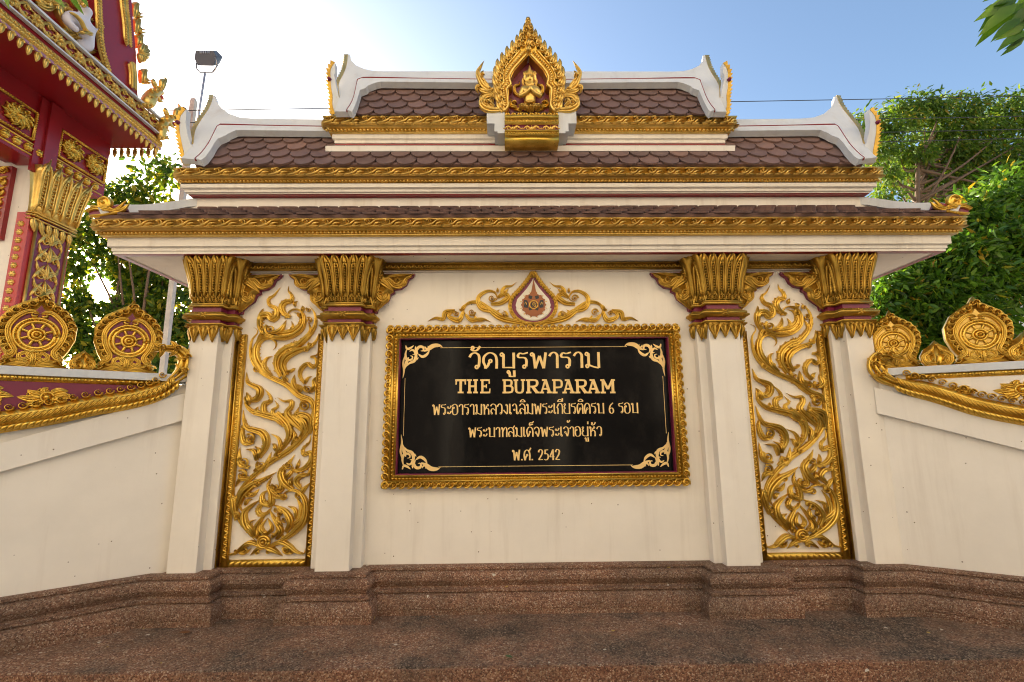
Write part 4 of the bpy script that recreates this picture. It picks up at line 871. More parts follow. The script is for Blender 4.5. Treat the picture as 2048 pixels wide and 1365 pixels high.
LAT = {
 'T': [(.5, 0, .5, 1, .22), (.0, .93, 1, .93, .14), (.08, .62, .12, .95, .12), (.92, .62, .88, .95, .12), (.24, .06, .76, .06, .12)],
 'H': [(.24, 0, .24, 1, .2), (.76, 0, .76, 1, .2), (.24, .5, .76, .5, .13), (.04, .06, .44, .06, .12), (.56, .06, .96, .06, .12), (.04, .94, .44, .94, .12), (.56, .94, .96, .94, .12)],
 'E': [(.24, 0, .24, 1, .2), (.04, .06, .9, .06, .12), (.04, .94, .86, .94, .12), (.24, .5, .6, .5, .12), (.9, .0, .93, .34, .1), (.86, 1, .86, .68, .11), (.6, .36, .6, .64, .1)],
 'B': [(.2, 0, .2, 1, .21), (.0, .06, .6, .06, .12), (.0, .94, .55, .94, .12), (.2, .53, .6, .53, .12)],
 'U': [(.2, .3, .2, 1, .21), (.8, .3, .8, 1, .18), (.0, .94, .4, .94, .12), (.62, .94, 1, .94, .12)],
 'R': [(.2, 0, .2, 1, .21), (.0, .06, .4, .06, .12), (.0, .94, .55, .94, .12), (.2, .48, .55, .48, .12), (.5, .48, .84, .04, .22), (.78, .06, 1.0, .06, .12)],
 'A': [(.14, .05, .5, .98, .15), (.5, .98, .86, .05, .24), (.26, .32, .76, .32, .12), (-.04, .06, .36, .06, .12), (.62, .06, 1.06, .06, .12), (.2, .94, .56, .94, .12)],
 'P': [(.22, 0, .22, 1, .21), (.0, .06, .5, .06, .12), (.0, .94, .6, .94, .12), (.22, .42, .6, .42, .12)],
 'M': [(.15, 0, .15, 1, .15), (.85, 0, .85, 1, .19), (.16, .98, .5, .3, .18), (.5, .3, .84, .98, .15), (-.02, .06, .34, .06, .12), (.64, .06, 1.02, .06, .12), (-.02, .94, .26, .94, .12), (.74, .94, 1.02, .94, .12)],
}
CURV = {'B': [[(.55, .94), (.80, .9), (.84, .74), (.78, .58), (.55, .53)], [(.58, .53), (.88, .46), (.92, .28), (.84, .1), (.58, .06)]], 'U': [[(.2, .34), (.26, .1), (.5, .04), (.74, .1), (.8, .34)]],
        'R': [[(.52, .94), (.80, .9), (.86, .72), (.78, .54), (.52, .48)]], 'P': [[(.55, .94), (.84, .9), (.92, .69), (.84, .46), (.55, .42)]]}
fl = Flat()
for c, a, b in (('T', 312, 412), ('H', 415, 520), ('E', 532, 630), (None, 0, 0), ('B', 735, 832), ('U', 834, 938), ('R', 945, 1062), ('A', 1068, 1168), ('P', 1178, 1272), ('A', 1272, 1372), ('R', 1382, 1494), ('A', 1492, 1598), ('M', 1612, 1738)):
    if c is None: fl.M.build('lettering', LETTER, plaque); fl = Flat(); continue
    p, q, t = cropT(a, 522), cropT(b, 521), cropT(a, 397); W, H = q[0] - p[0], t[1] - p[1]
    for x0, y0, x1, y1, wd in LAT[c]:
        s_ = W if abs(x1 - x0) < abs(y1 - y0) * .4 else H
        fl.stroke([(p[0] + x0 * W, p[1] + y0 * H), (p[0] + x1 * W, p[1] + y1 * H)], lambda t_, k_, wd=wd, s_=s_: wd * s_ * 1.02, straight=True)
    for cv in CURV.get(c, []): fl.stroke([(p[0] + x * W, p[1] + y * H) for x, y in cv], lambda t_, k_: (.12 * H + (.2 * W - .12 * H) * abs(t_[1]) ** 1.2))
fl.M.build('lettering', LETTER, plaque)
# gilded corners and border line
cx0, cx1, cz0, cz1 = ix0 + .03, ix1 - .035, iz0 + .035, iz1 - .05
fl = Flat(); thinf = lambda t, k: .0042
for pts in (((cx0 + .36, cz1 - .035), (cx1 - .36, cz1 - .035)), ((cx0 + .36, cz0 + .03), (cx1 - .36, cz0 + .03)), ((cx0 + .022, cz0 + .32), (cx0 + .022, cz1 - .33)), ((cx1 - .022, cz0 + .32), (cx1 - .022, cz1 - .33))): fl.stroke(pts, thinf, straight=True)
fl.M.build('border_line', LETTER, plaque)
lf = lambda wd: (lambda t, k: wd * max(.12, math.sin(pi * min(1, k * .9 + .08)) ** .8))
CRN = [(.030, [(.02, -.10), (.0, -.18), (.01, -.26), (.0, -.34)]), (.046, [(.05, -.13), (.03, -.19), (.015, -.25)]), (.034, [(.03, -.05), (.02, -.10), (.035, -.155), (.085, -.15), (.09, -.12), (.065, -.115)]), (.044, [(.10, -.06), (.125, -.11), (.11, -.165), (.06, -.19), (.035, -.22)]), (.030, [(.06, -.07), (.085, -.055), (.115, -.075), (.115, -.10), (.09, -.10)]),
       (.034, [(.02, -.01), (.035, -.045), (.07, -.035), (.10, -.01)]), (.030, [(.12, -.02), (.12, -.055), (.145, -.05), (.145, -.03)]), (.040, [(.145, -.10), (.13, -.06), (.155, -.025), (.195, -.03), (.195, -.065), (.17, -.065)]), (.040, [(.15, -.10), (.19, -.125), (.235, -.10), (.26, -.055)]), (.046, [(.20, -.07), (.25, -.05), (.30, -.02), (.37, -.02)]), (.026, [(.21, -.02), (.225, -.045), (.25, -.035), (.24, -.015)]), (.026, [(.12, -.12), (.135, -.15), (.15, -.13)]), (.03, [(.24, -.03), (.29, -.005), (.36, -.008), (.39, -.032)])]
for ax, az, sx, sz in ((cx0, cz1, 1, 1), (cx1, cz1, -1, 1), (cx0, cz0, 1, -1), (cx1, cz0, -1, -1)):
    fl = Flat()
    for wd, pts in CRN: fl.stroke([(ax + sx * p[0] * .98, az + sz * p[1] * .98) for p in pts], lf(wd * .68))
    fl.M.build('corner_flourish', LETTER, plaque)
# ------------------------------------------------------------------ emblem above the plaque
EP = front(YW - .004)
def E4(x, y): return EP.px(850 + x / 4.655, 530 + y / 4.655, .03)
ES = 4.76 / F / 4.655
emb = thing('crest_emblem', 'teardrop white crest with an orange seal between gilded scrolls above the plaque', 'emblem', (E4(1008, 540)[0], YW - .01, E4(1008, 545)[1]))
hw = [(0, 55), (22, 100), (70, 170), (130, 240), (185, 300), (205, 370), (185, 440), (130, 500), (60, 528), (0, 535)]
tear = lambda k, dy=0: [E4(1008 + x * k, 330 + (y - 330) * k + dy) for x, y in hw] + [E4(1008 - x * k, 330 + (y - 330) * k + dy) for x, y in hw[-2:0:-1]]
M = MB().plate([EP.p(*q, .012) for q in tear(1.0)][::-1], (0, -1, 0), .02); M.build('red_border', MAROON, emb)
M = MB().plate([EP.p(*q, .016) for q in tear(.80, 10)][::-1], (0, -1, 0), .02); M.build('white_field', IVORY, emb)
M = MB()
for s in (-1, 1):
    Q, _ = smooth_path([E4(1008 + s * x * 1.06, 330 + (y - 330) * 1.06) for x, y in hw], 24)
    ribbon(M, EP, [tuple(q) for q in Q], 19 * ES, .034, 'even', 30)
    for i in range(1, 22): ribbon(M, Plane(EP.p(0, 0, .012), EP.U, EP.V, EP.N), [Q[i] + np.array([-s * .02, -.02]), Q[i] + np.array([s * .005, .0]), Q[i] + np.array([s * .012, .028])], 11 * ES, .034, 'flame', 5)
    X = lambda q: [E4(1008 + s * (x - 1008), y) for x, y in q]
    for wd, pts in ((30, [(1040, 545), (1200, 520), (1330, 480), (1430, 400), (1520, 345), (1610, 350), (1660, 400), (1640, 460), (1580, 470)]), (26, [(1250, 510), (1380, 430), (1500, 390), (1520, 300), (1440, 240), (1370, 250), (1345, 310), (1400, 340)]),
                    (26, [(1400, 360), (1310, 350), (1240, 290), (1300, 250), (1270, 200), (1210, 190), (1160, 150)]), (22, [(1340, 300), (1260, 240), (1235, 210)]), (14, [(1345, 250), (1340, 225), (1345, 205)]), (20, [(1640, 370), (1690, 420), (1700, 400)]),
                    (26, [(1660, 430), (1700, 510), (1760, 500), (1800, 470), (1760, 430), (1700, 440)]), (24, [(1740, 420), (1830, 440), (1850, 500), (1920, 490), (1995, 520)]), (22, [(1640, 460), (1590, 510), (1480, 500), (1400, 528)]), (16, [(1560, 470), (1530, 510), (1460, 520)]), (16, [(1250, 500), (1260, 440), (1290, 420)]), (18, [(1310, 480), (1350, 440), (1320, 410)])):
        ribbon(M, EP, X(pts), wd * ES, .045, 'flame')
    for x, y, r in ((1580, 440, 34), (1395, 310, 34), (1275, 260, 24), (1730, 450, 26), (1285, 460, 26)): spiral(M, Plane(EP.p(0, 0, .02), EP.U, EP.V, EP.N), X([(x, y)])[0], r * ES, .032, 1.4, s, 0, True)
ribbon(M, EP, [E4(1008, 130), E4(1008, 80), E4(1007, 30)], 26 * ES, .04, 'leaf', 9); spiral(M, EP, E4(990, 100), 14 * ES, .05); spiral(M, EP, E4(1026, 100), 14 * ES, .05)
M.build('gilded_scrolls', GOLD, emb, True)
EQ = Plane(EP.p(0, 0, .0165), EP.U, EP.V, EP.N); c = E4(1012, 370)
M = MB()
for k in range(24):
    a = 2 * pi * k / 24
    if k % 2: r0, r1 = 112 * ES, 140 * ES; ribbon(M, EQ, [(c[0] + r0 * cos(a), c[1] + r0 * sin(a)), (c[0] + (r0 + r1) / 2 * cos(a), c[1] + (r0 + r1) / 2 * sin(a)), (c[0] + r1 * cos(a), c[1] + r1 * sin(a))], 5 * ES, .006, 'leaf', 5, False); M.build('seal_spike', GOLD, emb, True); M = MB()
M = MB(); disc = lambda pl, c, r, n, h: [pl.p(c[0] + r * cos(2 * pi * i / n), c[1] + r * sin(2 * pi * i / n), h) for i in range(n)]
M.plate(disc(EQ, c, 112 * ES, 32, .006)[::1], (0, -1, 0), .008); M.plate([EQ.p(*E4(x, y), .0065) for x, y in ((975, 275), (990, 245), (1005, 165), (1012, 120), (1018, 165), (1034, 245), (1050, 275))], (0, -1, 0), .008)
for k in range(14): a = 2 * pi * k / 14; M.plate(disc(EQ, (c[0] + 110 * ES * cos(a), c[1] + 110 * ES * sin(a)), 12 * ES, 8, .0055), (0, -1, 0), .006)
M.build('seal', ORANGE, emb)
M = MB()
for s in (-1, 1):
    X = lambda q: [EQ.p(*E4(1012 + s * x, y), .0085) for x, y in q]
    M.plate(X([(60, 330), (90, 325), (92, 395), (55, 400), (48, 365)])[::s], (0, -1, 0), .004); M.plate(X([(10, 290), (45, 282), (50, 310), (20, 320)])[::s], (0, -1, 0), .004); M.plate(X([(20, 400), (50, 395), (40, 425), (15, 418)])[::s], (0, -1, 0), .004)
M.plate(disc(EQ, c, 30 * ES, 16, .0082), (0, -1, 0), .003); M.build('seal_inlay', NAVY, emb)
M = MB(); E9 = Plane(EQ.p(0, 0, .009), EP.U, EP.V, EP.N); ringrib(M, E9, c, 40 * ES, 5 * ES, .004, 24)
spiral(M, E9, (c[0], c[1] + .006), 16 * ES, .005, 1.5, 1, 0); ribbon(M, E9, [E4(995, 390), E4(1010, 380), E4(1030, 392), E4(1020, 350)], 4 * ES, .005, 'leaf', 9, False)
for s in (-1, 1): ribbon(M, E9, [E4(1012 + s * 62, 380), E4(1012 + s * 75, 345), E4(1012 + s * 88, 380)], 4 * ES, .005, 'leaf', 7, False)
M.build('seal_monogram', GOLD, emb, True)
M = MB(); ribbon(M, EQ, [E4(858, 400), E4(880, 440), E4(940, 490), E4(1012, 505), E4(1084, 490), E4(1146, 440), E4(1166, 400)], 15 * ES, .008, 'even', 16, False)
M.build('ribbon_scroll', IVORY, emb, True)

# ================================================================== PLINTH, PLATFORM, ROAD
uL, uR = Vector((-.776, -.630, 0)), Vector((.847, -.531, 0))
def off_poly(P, o):
    out = []
    for i, p in enumerate(P):
        p = Vector((*p, 0)); n = []
        for a, b in ((i - 1, i), (i, i + 1)):
            if a < 0 or b >= len(P): continue
            d = (Vector((*P[b], 0)) - Vector((*P[a], 0))).normalized(); n.append(Vector((d.y, -d.x, 0)))
        if len(n) == 1: out.append(p + n[0] * o)
        else: m = (n[0] + n[1]); m /= max(.3, m.length_squared / 2); out.append(p + m * o)
    return out
LC, RC = (-3.11, 4.585), (3.56, 4.585)
PP = [(LC[0] + uL.x * 2.6, LC[1] + uL.y * 2.6), LC, (-2.60, 4.585), (-2.60, 4.755), (-1.775, 4.755), (-1.775, 4.585), (-1.275, 4.585), (-1.275, 4.775)]
PP += [(mir(x), y) for x, y in PP[::-1]][:-2] + [RC, (RC[0] + uR.x * 2.6, RC[1] + uR.y * 2.6)]
prof = [(.150, -.01), (.152, .045), (.158, .055), (.158, .10), (.145, .135), (.115, .160), (.092, .168), (.092, .172), (.112, .178), (.112, .198), (.086, .204), (.072, .215), (.088, .235), (.112, .27), (.112, .305), (.088, .335), (.058, .342), (.058, .348), (.072, .352), (.070, .372), (.02, .377), (-.028, .377)]
plinth = thing('stone_plinth', 'stepped reddish washed gravel plinth running along the foot of the white walls', 'plinth', (XC, 4.6, 0))
vs = []; 
for o, z in prof: vs += [(p.x, p.y, z) for p in off_poly(PP, o)]
n = len(PP); M = MB().add(vs, [(i * n + j, i * n + j + 1, (i + 1) * n + j + 1, (i + 1) * n + j) for i in range(len(prof) - 1) for j in range(n - 1)])
pb = M.build('moulded_base', GRAVEL, plinth); fix_normals(pb)
MB().box(-2.95, 3.53, 4.74, 5.3, .2, .3740).box(-3.0, -2.63, 4.608, 4.741, .2, .3738).box(-1.745, -1.305, 4.608, 4.741, .2, .3738).box(mir(-1.305), mir(-1.745), 4.608, 4.741, .2, .3738).box(mir(-2.63), mir(-3.0), 4.608, 4.741, .2, .3738).build('top_slab', GRAVEL, plinth)
M = MB().box(-14, 14, 3.69, 9, -.19, 0.0); g = struct(M.build('platform', GRAVELF, bevel=.006)); struct(MB().box(-14, 14, 3.665, 3.6895, -.19, -.006).build('step', GRAVELR, bevel=.008))
M = MB().add([(-150, -150, -.185), (150, -150, -.185), (150, 200, -.185), (-150, 200, -.185)], [(0, 1, 2, 3)]); struct(M.build('road', PAVE))

# ================================================================== SPLAYED BOUNDARY WALLS
def wing(side):
    if side < 0: o, U = Vector((-3.0, 4.69, 0)), Vector((.776, .630, 0)); lab = 'splayed cream wall left of the gate with magenta backed gilded wheels on top'
    else: o, U = Vector((3.53, 4.60, 0)), Vector((.847, -.531, 0)); lab = 'splayed cream wall right of the gate with all gold wheels on top'
    U.normalize(); pl = Plane(o, U, (0, 0, 1), (U.y, -U.x, 0)); N = pl.N
    t = thing('boundary_wall', lab, 'wall', o + Vector((0, 0, .377)), 'splayed boundary walls')
    X = (lambda x, y, off=0: pl.px(x, y, off))
    e = -1 if side < 0 else 1                                   # direction of the far (outer) end in u
    ue, ui = 2.6 * e, -.05 * e
    zc = 2.10
    P = lambda u, v, h=0: pl.p(u, v, h)
    rect = lambda u0, u1, v0, v1, h, th: MB().plate([P(u0, v0, h), P(u1, v0, h), P(u1, v1, h), P(u0, v1, h)][::1 if u1 > u0 else -1], N, th)
    rect(ui, ue, .30, 2.02, 0, .26).build('wall', CREAM, t)
    if side < 0: a0, a1, b0, b1 = X(0, 887, .05), X(373, 786, .05), X(0, 945, .05), X(368, 841, .05)
    else: a0, a1, b0, b1 = X(2048, 851, .05), X(1757, 777, .05), X(2048, 901, .05), X(1762, 829, .05)
    ext = lambda p, q, u: (u, p[1] + (q[1] - p[1]) * (u - p[0]) / (q[0] - p[0]))
    pts = [ext(a0, a1, ue), ext(a0, a1, ui), ext(b0, b1, ui), ext(b0, b1, ue)]
    MB().plate([P(*p, .05) for p in pts][::-side], N, .06).build('sloping_coping', CREAM, t, bevel=.004)
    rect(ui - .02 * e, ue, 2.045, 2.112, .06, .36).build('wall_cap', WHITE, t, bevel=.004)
    # frieze panel between the cap and the rail
    back = MAROON if side < 0 else CREAM
    M = MB(); fp_ = Plane(pl.p(0, 0, .022), pl.U, pl.V, pl.N)
    ribbon(M, fp_, [(ui + .25 * e, 2.025), (ue, 2.025)], .03, .02, 'even', 2, False); beads(M, Plane(fp_.p(0, 0, .016), fp_.U, fp_.V, fp_.N), (ui + .25 * e, 2.025), (ue, 2.025), .017, .016, .042)
    uu = abs(ui) + .50
    k = 0
    while uu < 2.5:
        c = (e * uu, 1.875); sh = min(1.1, .5 + (uu - .4) * .8)
        for a in range(8):
            an = a * pi / 4; rx, rz = .19 * sh, .085 * sh
            ribbon(M, fp_, [(c[0] + .02 * cos(an), c[1] + .02 * sin(an)), (c[0] + rx * .55 * cos(an + .25), c[1] + rz * .7 * sin(an + .25)), (c[0] + rx * cos(an), c[1] + rz * sin(an))], .034 * sh, .03, 'leaf', 8)
            spiral(M, fp_, (c[0] + rx * .6 * cos(an + .4), c[1] + rz * .62 * sin(an + .4)), .024 * sh, .03, 1.2, 1, an)
        dome(M, fp_, c, .03 * sh, .04); ringrib(M, fp_, c, .042 * sh, .01, .03, 14); uu += .40; k += 1
    M.build('gilded_rosettes', GOLD, t, True)
    # naga rail
    if side < 0: rp = [X(x, y, .08) for x, y in ((0, 842), (100, 827), (190, 809), (262, 797), (322, 779), (358, 752))]; head = [X(x, y, .10) for x, y in ((340, 765), (368, 742), (374, 715), (355, 698), (325, 696), (300, 704))]
    else: rp = [X(x / 4.014 + 1700, y / 4.014 + 560, .08) for x, y in ((1397, 1080), (1200, 1045), (1000, 1000), (800, 935), (650, 890), (480, 850), (340, 800))]; head = [X(x / 4.014 + 1700, y / 4.014 + 560, .10) for x, y in ((380, 830), (260, 770), (200, 680), (230, 610), (330, 600), (470, 545))]
    d = np.array(rp[0]) - np.array(rp[1]); d /= np.linalg.norm(d); rp = [tuple(np.array(rp[0]) + d * 1.6)] + rp
    M = MB(); Q, ln = smooth_path(rp, int(30 + 1.6 * 20)); nn = lambda i: np.array([-(Q[i + 1] - Q[i])[1], (Q[i + 1] - Q[i])[0]]) / np.linalg.norm(Q[i + 1] - Q[i]) * (1 if side < 0 else -1)
    ribbon(M, pl, [tuple(q) for q in Q], .075, .06, 'ends', 60, False, base=.03)
    lo = [Q[i] + nn(i) * -.055 for i in range(len(Q) - 1)]; hi_ = [Q[i] + nn(i) * .085 for i in range(len(Q) - 1)]
    ribbon(M, pl, [tuple(q) for q in lo], .04, .045, 'ends', 60, False, base=.04)
    H1 = Plane(pl.p(0, 0, .08), pl.U, pl.V, pl.N); H2 = Plane(pl.p(0, 0, .07), pl.U, pl.V, pl.N)
    Q2, _ = smooth_path(rp, 74)
    for i in range(1, 72):
        dd = Q2[i + 1] - Q2[i]; dl = np.linalg.norm(dd); dd /= dl; n2 = np.array([-dd[1], dd[0]]) * (1 if side < 0 else -1); c = Q2[i]; dd2 = dd * (1 if side < 0 else -1) * (-1 if side < 0 else 1) * -1
        ribbon(M, H1, [c - n2 * .03 - dd * .03, c + n2 * .0, c + n2 * .034 + dd * .05], .020, .045, 'leaf', 7)
        ribbon(M, H2, [c - n2 * .085 - dd * .03, c - n2 * .055, c - n2 * .035 + dd * .05], .020, .045, 'leaf', 6, False)
        if i % 2: spiral(M, Plane(pl.p(0, 0, .05), pl.U, pl.V, pl.N), c + n2 * .098, .030, .05, 1.3, 1 if side > 0 else -1, 0)
    ribbon(M, pl, head, .07, .15, 'flame', 20); 
    hq = [np.array(h) for h in head]
    for i in range(1, len(hq) - 1):
        spiral(M, Plane(pl.p(0, 0, .12), pl.U, pl.V, pl.N), hq[i], .03, .05, 1.3, 1, 0)
        dirn = hq[i + 1] - hq[i]; n2 = np.array([-dirn[1], dirn[0]]) / np.linalg.norm(dirn)
        for sg in (-1, 1): ribbon(M, H2, [hq[i], hq[i] + n2 * .04 * sg + dirn * .2, hq[i] + n2 * .075 * sg + dirn * .5], .024, .05, 'flame', 7)
    M.build('naga_rail', GOLD if side < 0 else GOLD, t, True)
    fg = [(q[0], q[1]) for q in Q if abs(q[0]) < 2.55] + [(head[0][0], head[0][1])]; fg = fg + [(fg[-1][0], 2.046), (fg[0][0], 2.046)]
    MB().plate([P(*q, .022) for q in fg][::side], N, .03).build('frieze_ground', back, t)
    # wheels
    if side < 0: ws = [(75, 668), (258, 681)]; lv = [(166, 722, 1)]
    else: ws = [(1786, 686), (1957, 668)]; lv = [(1872, 708, 1), (2052, 694, 1)]
    wo = [X(x, y, -.08) for x, y in ws]
    if side < 0: wo.append((2 * wo[0][0] - wo[1][0], wo[0][1]))
    labels = {-1: ['gilded wheel crest on magenta nearest the red pavilion, largest on left wall', 'gilded wheel crest on magenta nearest the gate, beside the metal post', 'gilded wheel crest at the outer end of left wall'],
              1: ['all gold wheel crest next to the outer pilaster on right wall', 'all gold wheel crest, larger and whole, at right end of wall']}[side]
    for (u, v), lb in zip(wo, labels):
        if abs(u) > 1.45: continue
        R = (v - 2.105) / 1.28; y0 = v
        unit = R / 125; V0 = 2.108
        hl = [(0, 196), (20, 166), (56, 146), (118, 108), (158, 45), (156, -15), (132, -70), (108, -108), (122, -138), (178, -158)]
        ot = [(x * unit * .82, y0 + y * unit) for x, y in hl]
        c0 = pl.p(u, V0, -.06)
        wt = thing('wheel_crest', lb, 'ornament', c0, 'wheel crests on the boundary walls')
        lp = Plane(pl.p(u, 0, -.06), pl.U, pl.V, pl.N)
        poly = ot + [(-a, b_) for a, b_ in ot[:0:-1]]
        M = MB().plate([lp.p(*q, 0) for q in poly][::-1], N, .12); 
        Q, _ = smooth_path(ot, 26)
        for sg in (-1, 1):
            M_ = M
            for i in range(1, 24):
                q = Q[i] * np.array([sg, 1]); cdir = np.array([0, y0]) - q; cdir /= np.linalg.norm(cdir); q = q + cdir * 20 * unit
                spiral(M_, lp, q, 15 * unit, .03, 1.2, sg, 0) if i % 2 else ribbon(M_, lp, [q - cdir * 18 * unit, q, q + cdir * 20 * unit], 7 * unit, .035, 'leaf', 6)
            inn = [(a * .70 * sg, y0 + (b_ - y0) * .70 - 6 * unit) for a, b_ in ot[1:]]
            ribbon(M_, Plane(lp.p(0, 0, .004), lp.U, lp.V, lp.N), [(0, y0 + 86 * unit)] + inn[1:], 11 * unit, .035, 'ends', 30)
            ribbon(M_, lp, [(sg * 4 * unit, y0 + 82 * unit), (sg * 16 * unit, y0 + 72 * unit), (sg * 26 * unit, y0 + 80 * unit), (sg * 14 * unit, y0 + 92 * unit)], 7 * unit, .05, 'leaf', 8, False)
            for pts in ([(0, -150), (60, -140), (95, -150)], [(10, -140), (50, -105), (20, -80), (60, -72)], [(5, -120), (-20, -95), (10, -75), (40, -85)], [(0, -100), (40, -125), (75, -120), (60, -100)]):
                ribbon(M_, lp, [(sg * a * unit, y0 + b_ * unit) for a, b_ in pts], 11 * unit, .035, 'flame', 10)
        ribbon(M, lp, [(0, y0 - 150 * unit), (0, y0 - 75 * unit)], 12 * unit, .04, 'leaf', 7)
        M.build('crest_plate', GOLD if side < 0 else GOLD, wt, True)
        inpoly = [(a * .66, y0 + (b_ - y0) * .68 - 4 * unit) for a, b_ in ot]; inpoly = inpoly + [(-a, b_) for a, b_ in inpoly[:0:-1]]
        MB().plate([lp.p(*q, .005) for q in inpoly][::-1], N, .01).build('recess', MAROON if side < 0 else GOLDP, wt)
        M = MB(); wp = Plane(lp.p(0, y0 - 8 * unit, .006), lp.U, lp.V, lp.N)
        ringrib(M, wp, (0, 0), 74 * unit, 7 * unit, .03, 36); ringrib(M, wp, (0, 0), 60 * unit, 9 * unit, .022, 36)
        for k in range(16): dome(M, wp, (68 * unit * cos(k * pi / 8), 68 * unit * sin(k * pi / 8)), 5 * unit, .035, 6, 2)
        for k in range(8): a = k * pi / 4 + pi / 8; ribbon(M, wp, [(18 * unit * cos(a), 18 * unit * sin(a)), (38 * unit * cos(a), 38 * unit * sin(a)), (60 * unit * cos(a), 60 * unit * sin(a))], 7 * unit, .022, 'ends', 6, False)
        ringrib(M, wp, (0, 0), 27 * unit, 7 * unit, .03, 22); ringrib(M, wp, (0, 0), 14 * unit, 7 * unit, .035, 16); dome(M, wp, (0, 0), 9 * unit, .05)
        M.build('dharma_wheel', GOLD, wt, True)
    for x, y, _ in lv:
        u, v = X(x, y, -.08); hh = (v - 2.105) * 1.55; lt = thing('leaf_crest', ('small gilded leaf crest between the two magenta wheels' if side < 0 else ('small gilded leaf crest between the two gold wheels' if x < 2000 else 'small gilded leaf crest cut by the right picture edge')), 'ornament', pl.p(u, 2.108, -.06), 'leaf crests between the wheels')
        lp = Plane(pl.p(u, 2.108, -.06), pl.U, pl.V, pl.N); s_ = hh * 1.25
        hl = [(0, 1.0), (.12, .86), (.34, .70), (.47, .45), (.44, .22), (.36, .10), (.55, .0)]
        poly = [(a * s_, b_ * s_) for a, b_ in hl] + [(-a * s_, b_ * s_) for a, b_ in hl[:0:-1]]
        M = MB().plate([lp.p(*q, 0) for q in poly][::-1], N, .10)
        for sg in (-1, 1):
            for pts, wd in (([(.05, .05), (.3, .1), (.4, .4), (.15, .62), (0, .9)], .09), ([(.05, .1), (.25, .2), (.25, .42), (.08, .5)], .07), ([(.1, .05), (.3, .02), (.5, .02)], .06)): ribbon(M, lp, [(sg * a * s_, b_ * s_) for a, b_ in pts], wd * s_, .04, 'flame')
            spiral(M, lp, (sg * .27 * s_, .3 * s_), .12 * s_, .045, 1.4, sg, 0); spiral(M, lp, (sg * .16 * s_, .55 * s_), .08 * s_, .045, 1.4, sg, 0)
        dome(M, lp, (0, .82 * s_), .06 * s_, .04); ribbon(M, lp, [(0, .05 * s_), (0, .45 * s_)], .05 * s_, .05, 'leaf', 6); M.build('carved_leaf', GOLD, lt, True)
wing(-1); wing(1)
# ================================================================== RED PAVILION ON THE LEFT
QX = -5.1
QP = Plane((QX, 0, 0), (0, 1, 0), (0, 0, 1), (1, 0, 0))
def qz(y): return atX(166, y, QX).z
ye = atX(318, 311, QX).y; ys = 3.3
pav = thing('temple_pavilion', 'dark red and gold temple pavilion with deep carved eave at the left edge', 'pavilion', (-6.2, 5.6, -.18))
zs = {k: qz(v) for k, v in dict(top=104, fl0=140, w1=143, m0=156, g0=173, mv=177, p0=190).items()}
M = MB().box(-8.2, QX - .01, ys, ye - .01, zs['mv'] + .02, zs['top'] - .01); M.build('eave', DRED, pav)
M = MB().box(QX, QX + .05, ys, ye, zs['top'] - .015, zs['top'] + .012).box(QX, QX + .05, ys, ye, zs['w1'] - .01, zs['w1'] + .008); M.build('white_fillet', WHITE, pav)
M = MB().box(QX - .005, QX + .02, ys, ye, zs['mv'] - .012, zs['mv'] + .02); M.build('mauve_fillet', m_flat('mauve paint', (.36, .16, .24), .4), pav)
M = MB(); zc = (zs['top'] + zs['fl0']) / 2; hb = (zs['top'] - zs['fl0']) / 2 * .8; y = ys + .1
FB = Plane((QX, 0, zc), (0, 1, 0), (0, 0, 1), (1, 0, 0))
while y < ye - .06:
    for k in range(8): a = k * pi / 4; ribbon(M, FB, [(y + .012 * cos(a), .012 * sin(a)), (y + .05 * cos(a), hb * .6 * sin(a)), (y + .085 * cos(a), hb * sin(a))], .022, .035, 'leaf', 6)
    dome(M, FB, (y, 0), .025, .05)
    for s in (-1, 1):
        spiral(M, FB, (y + .14, s * hb * .45), hb * .42, .035, 1.3, s, 0); ribbon(M, FB, [(y + .06, s * hb * .2), (y + .12, s * hb * .9), (y + .2, s * hb * .6), (y + .25, s * hb * .95)], .018, .035, 'flame', 9)
    y += .275
M.build('floral_band', GOLDP, pav, True)
M = MB(); zc = (zs['m0'] + zs['g0']) / 2; hb = zs['m0'] - zs['g0']; GBd = Plane((QX + .025, 0, zc), (0, 1, 0), (0, 0, 1), (1, 0, 0))
M.box(QX, QX + .025, ys, ye, zs['g0'], zs['m0']); leafrow(M, GBd, (ys, hb * .2), (ye, hb * .2), hb * .5, .02, .05); beads(M, GBd, (ys, -hb * .25), (ye, -hb * .25), hb * .2, .025, hb * .45); M.build('bead_band', GOLDP, pav, True)
def pendant(M, pl, u, s=1.0):
    ribbon(M, pl, [(u, .035 * s), (u, -.09 * s)], .030 * s, .03, 'leaf', 7); spiral(M, pl, (u, .0), .03 * s, .035, 1.2, 1, 0); ribbon(M, pl, [(u - .03 * s, .03), (u, .05), (u + .03 * s, .03)], .014, .03, 'leaf', 5, False)
PD = Plane((QX + .005, 0, zs['mv'] - .035), (0, 1, 0), (0, 0, 1), (1, 0, 0)); y = 4.15
while y < ye: M = MB(); pendant(M, PD, y); M.build('eave_pendant', GOLDP, pav, True); y += .098
PE = Plane((0, ye, zs['mv'] - .035), (1, 0, 0), (0, 0, 1), (0, -1, 0)); x = QX - .06
while x > QX - 1.3: M = MB(); pendant(M, PE, x); M.build('eave_pendant', GOLDP, pav, True); x -= .098
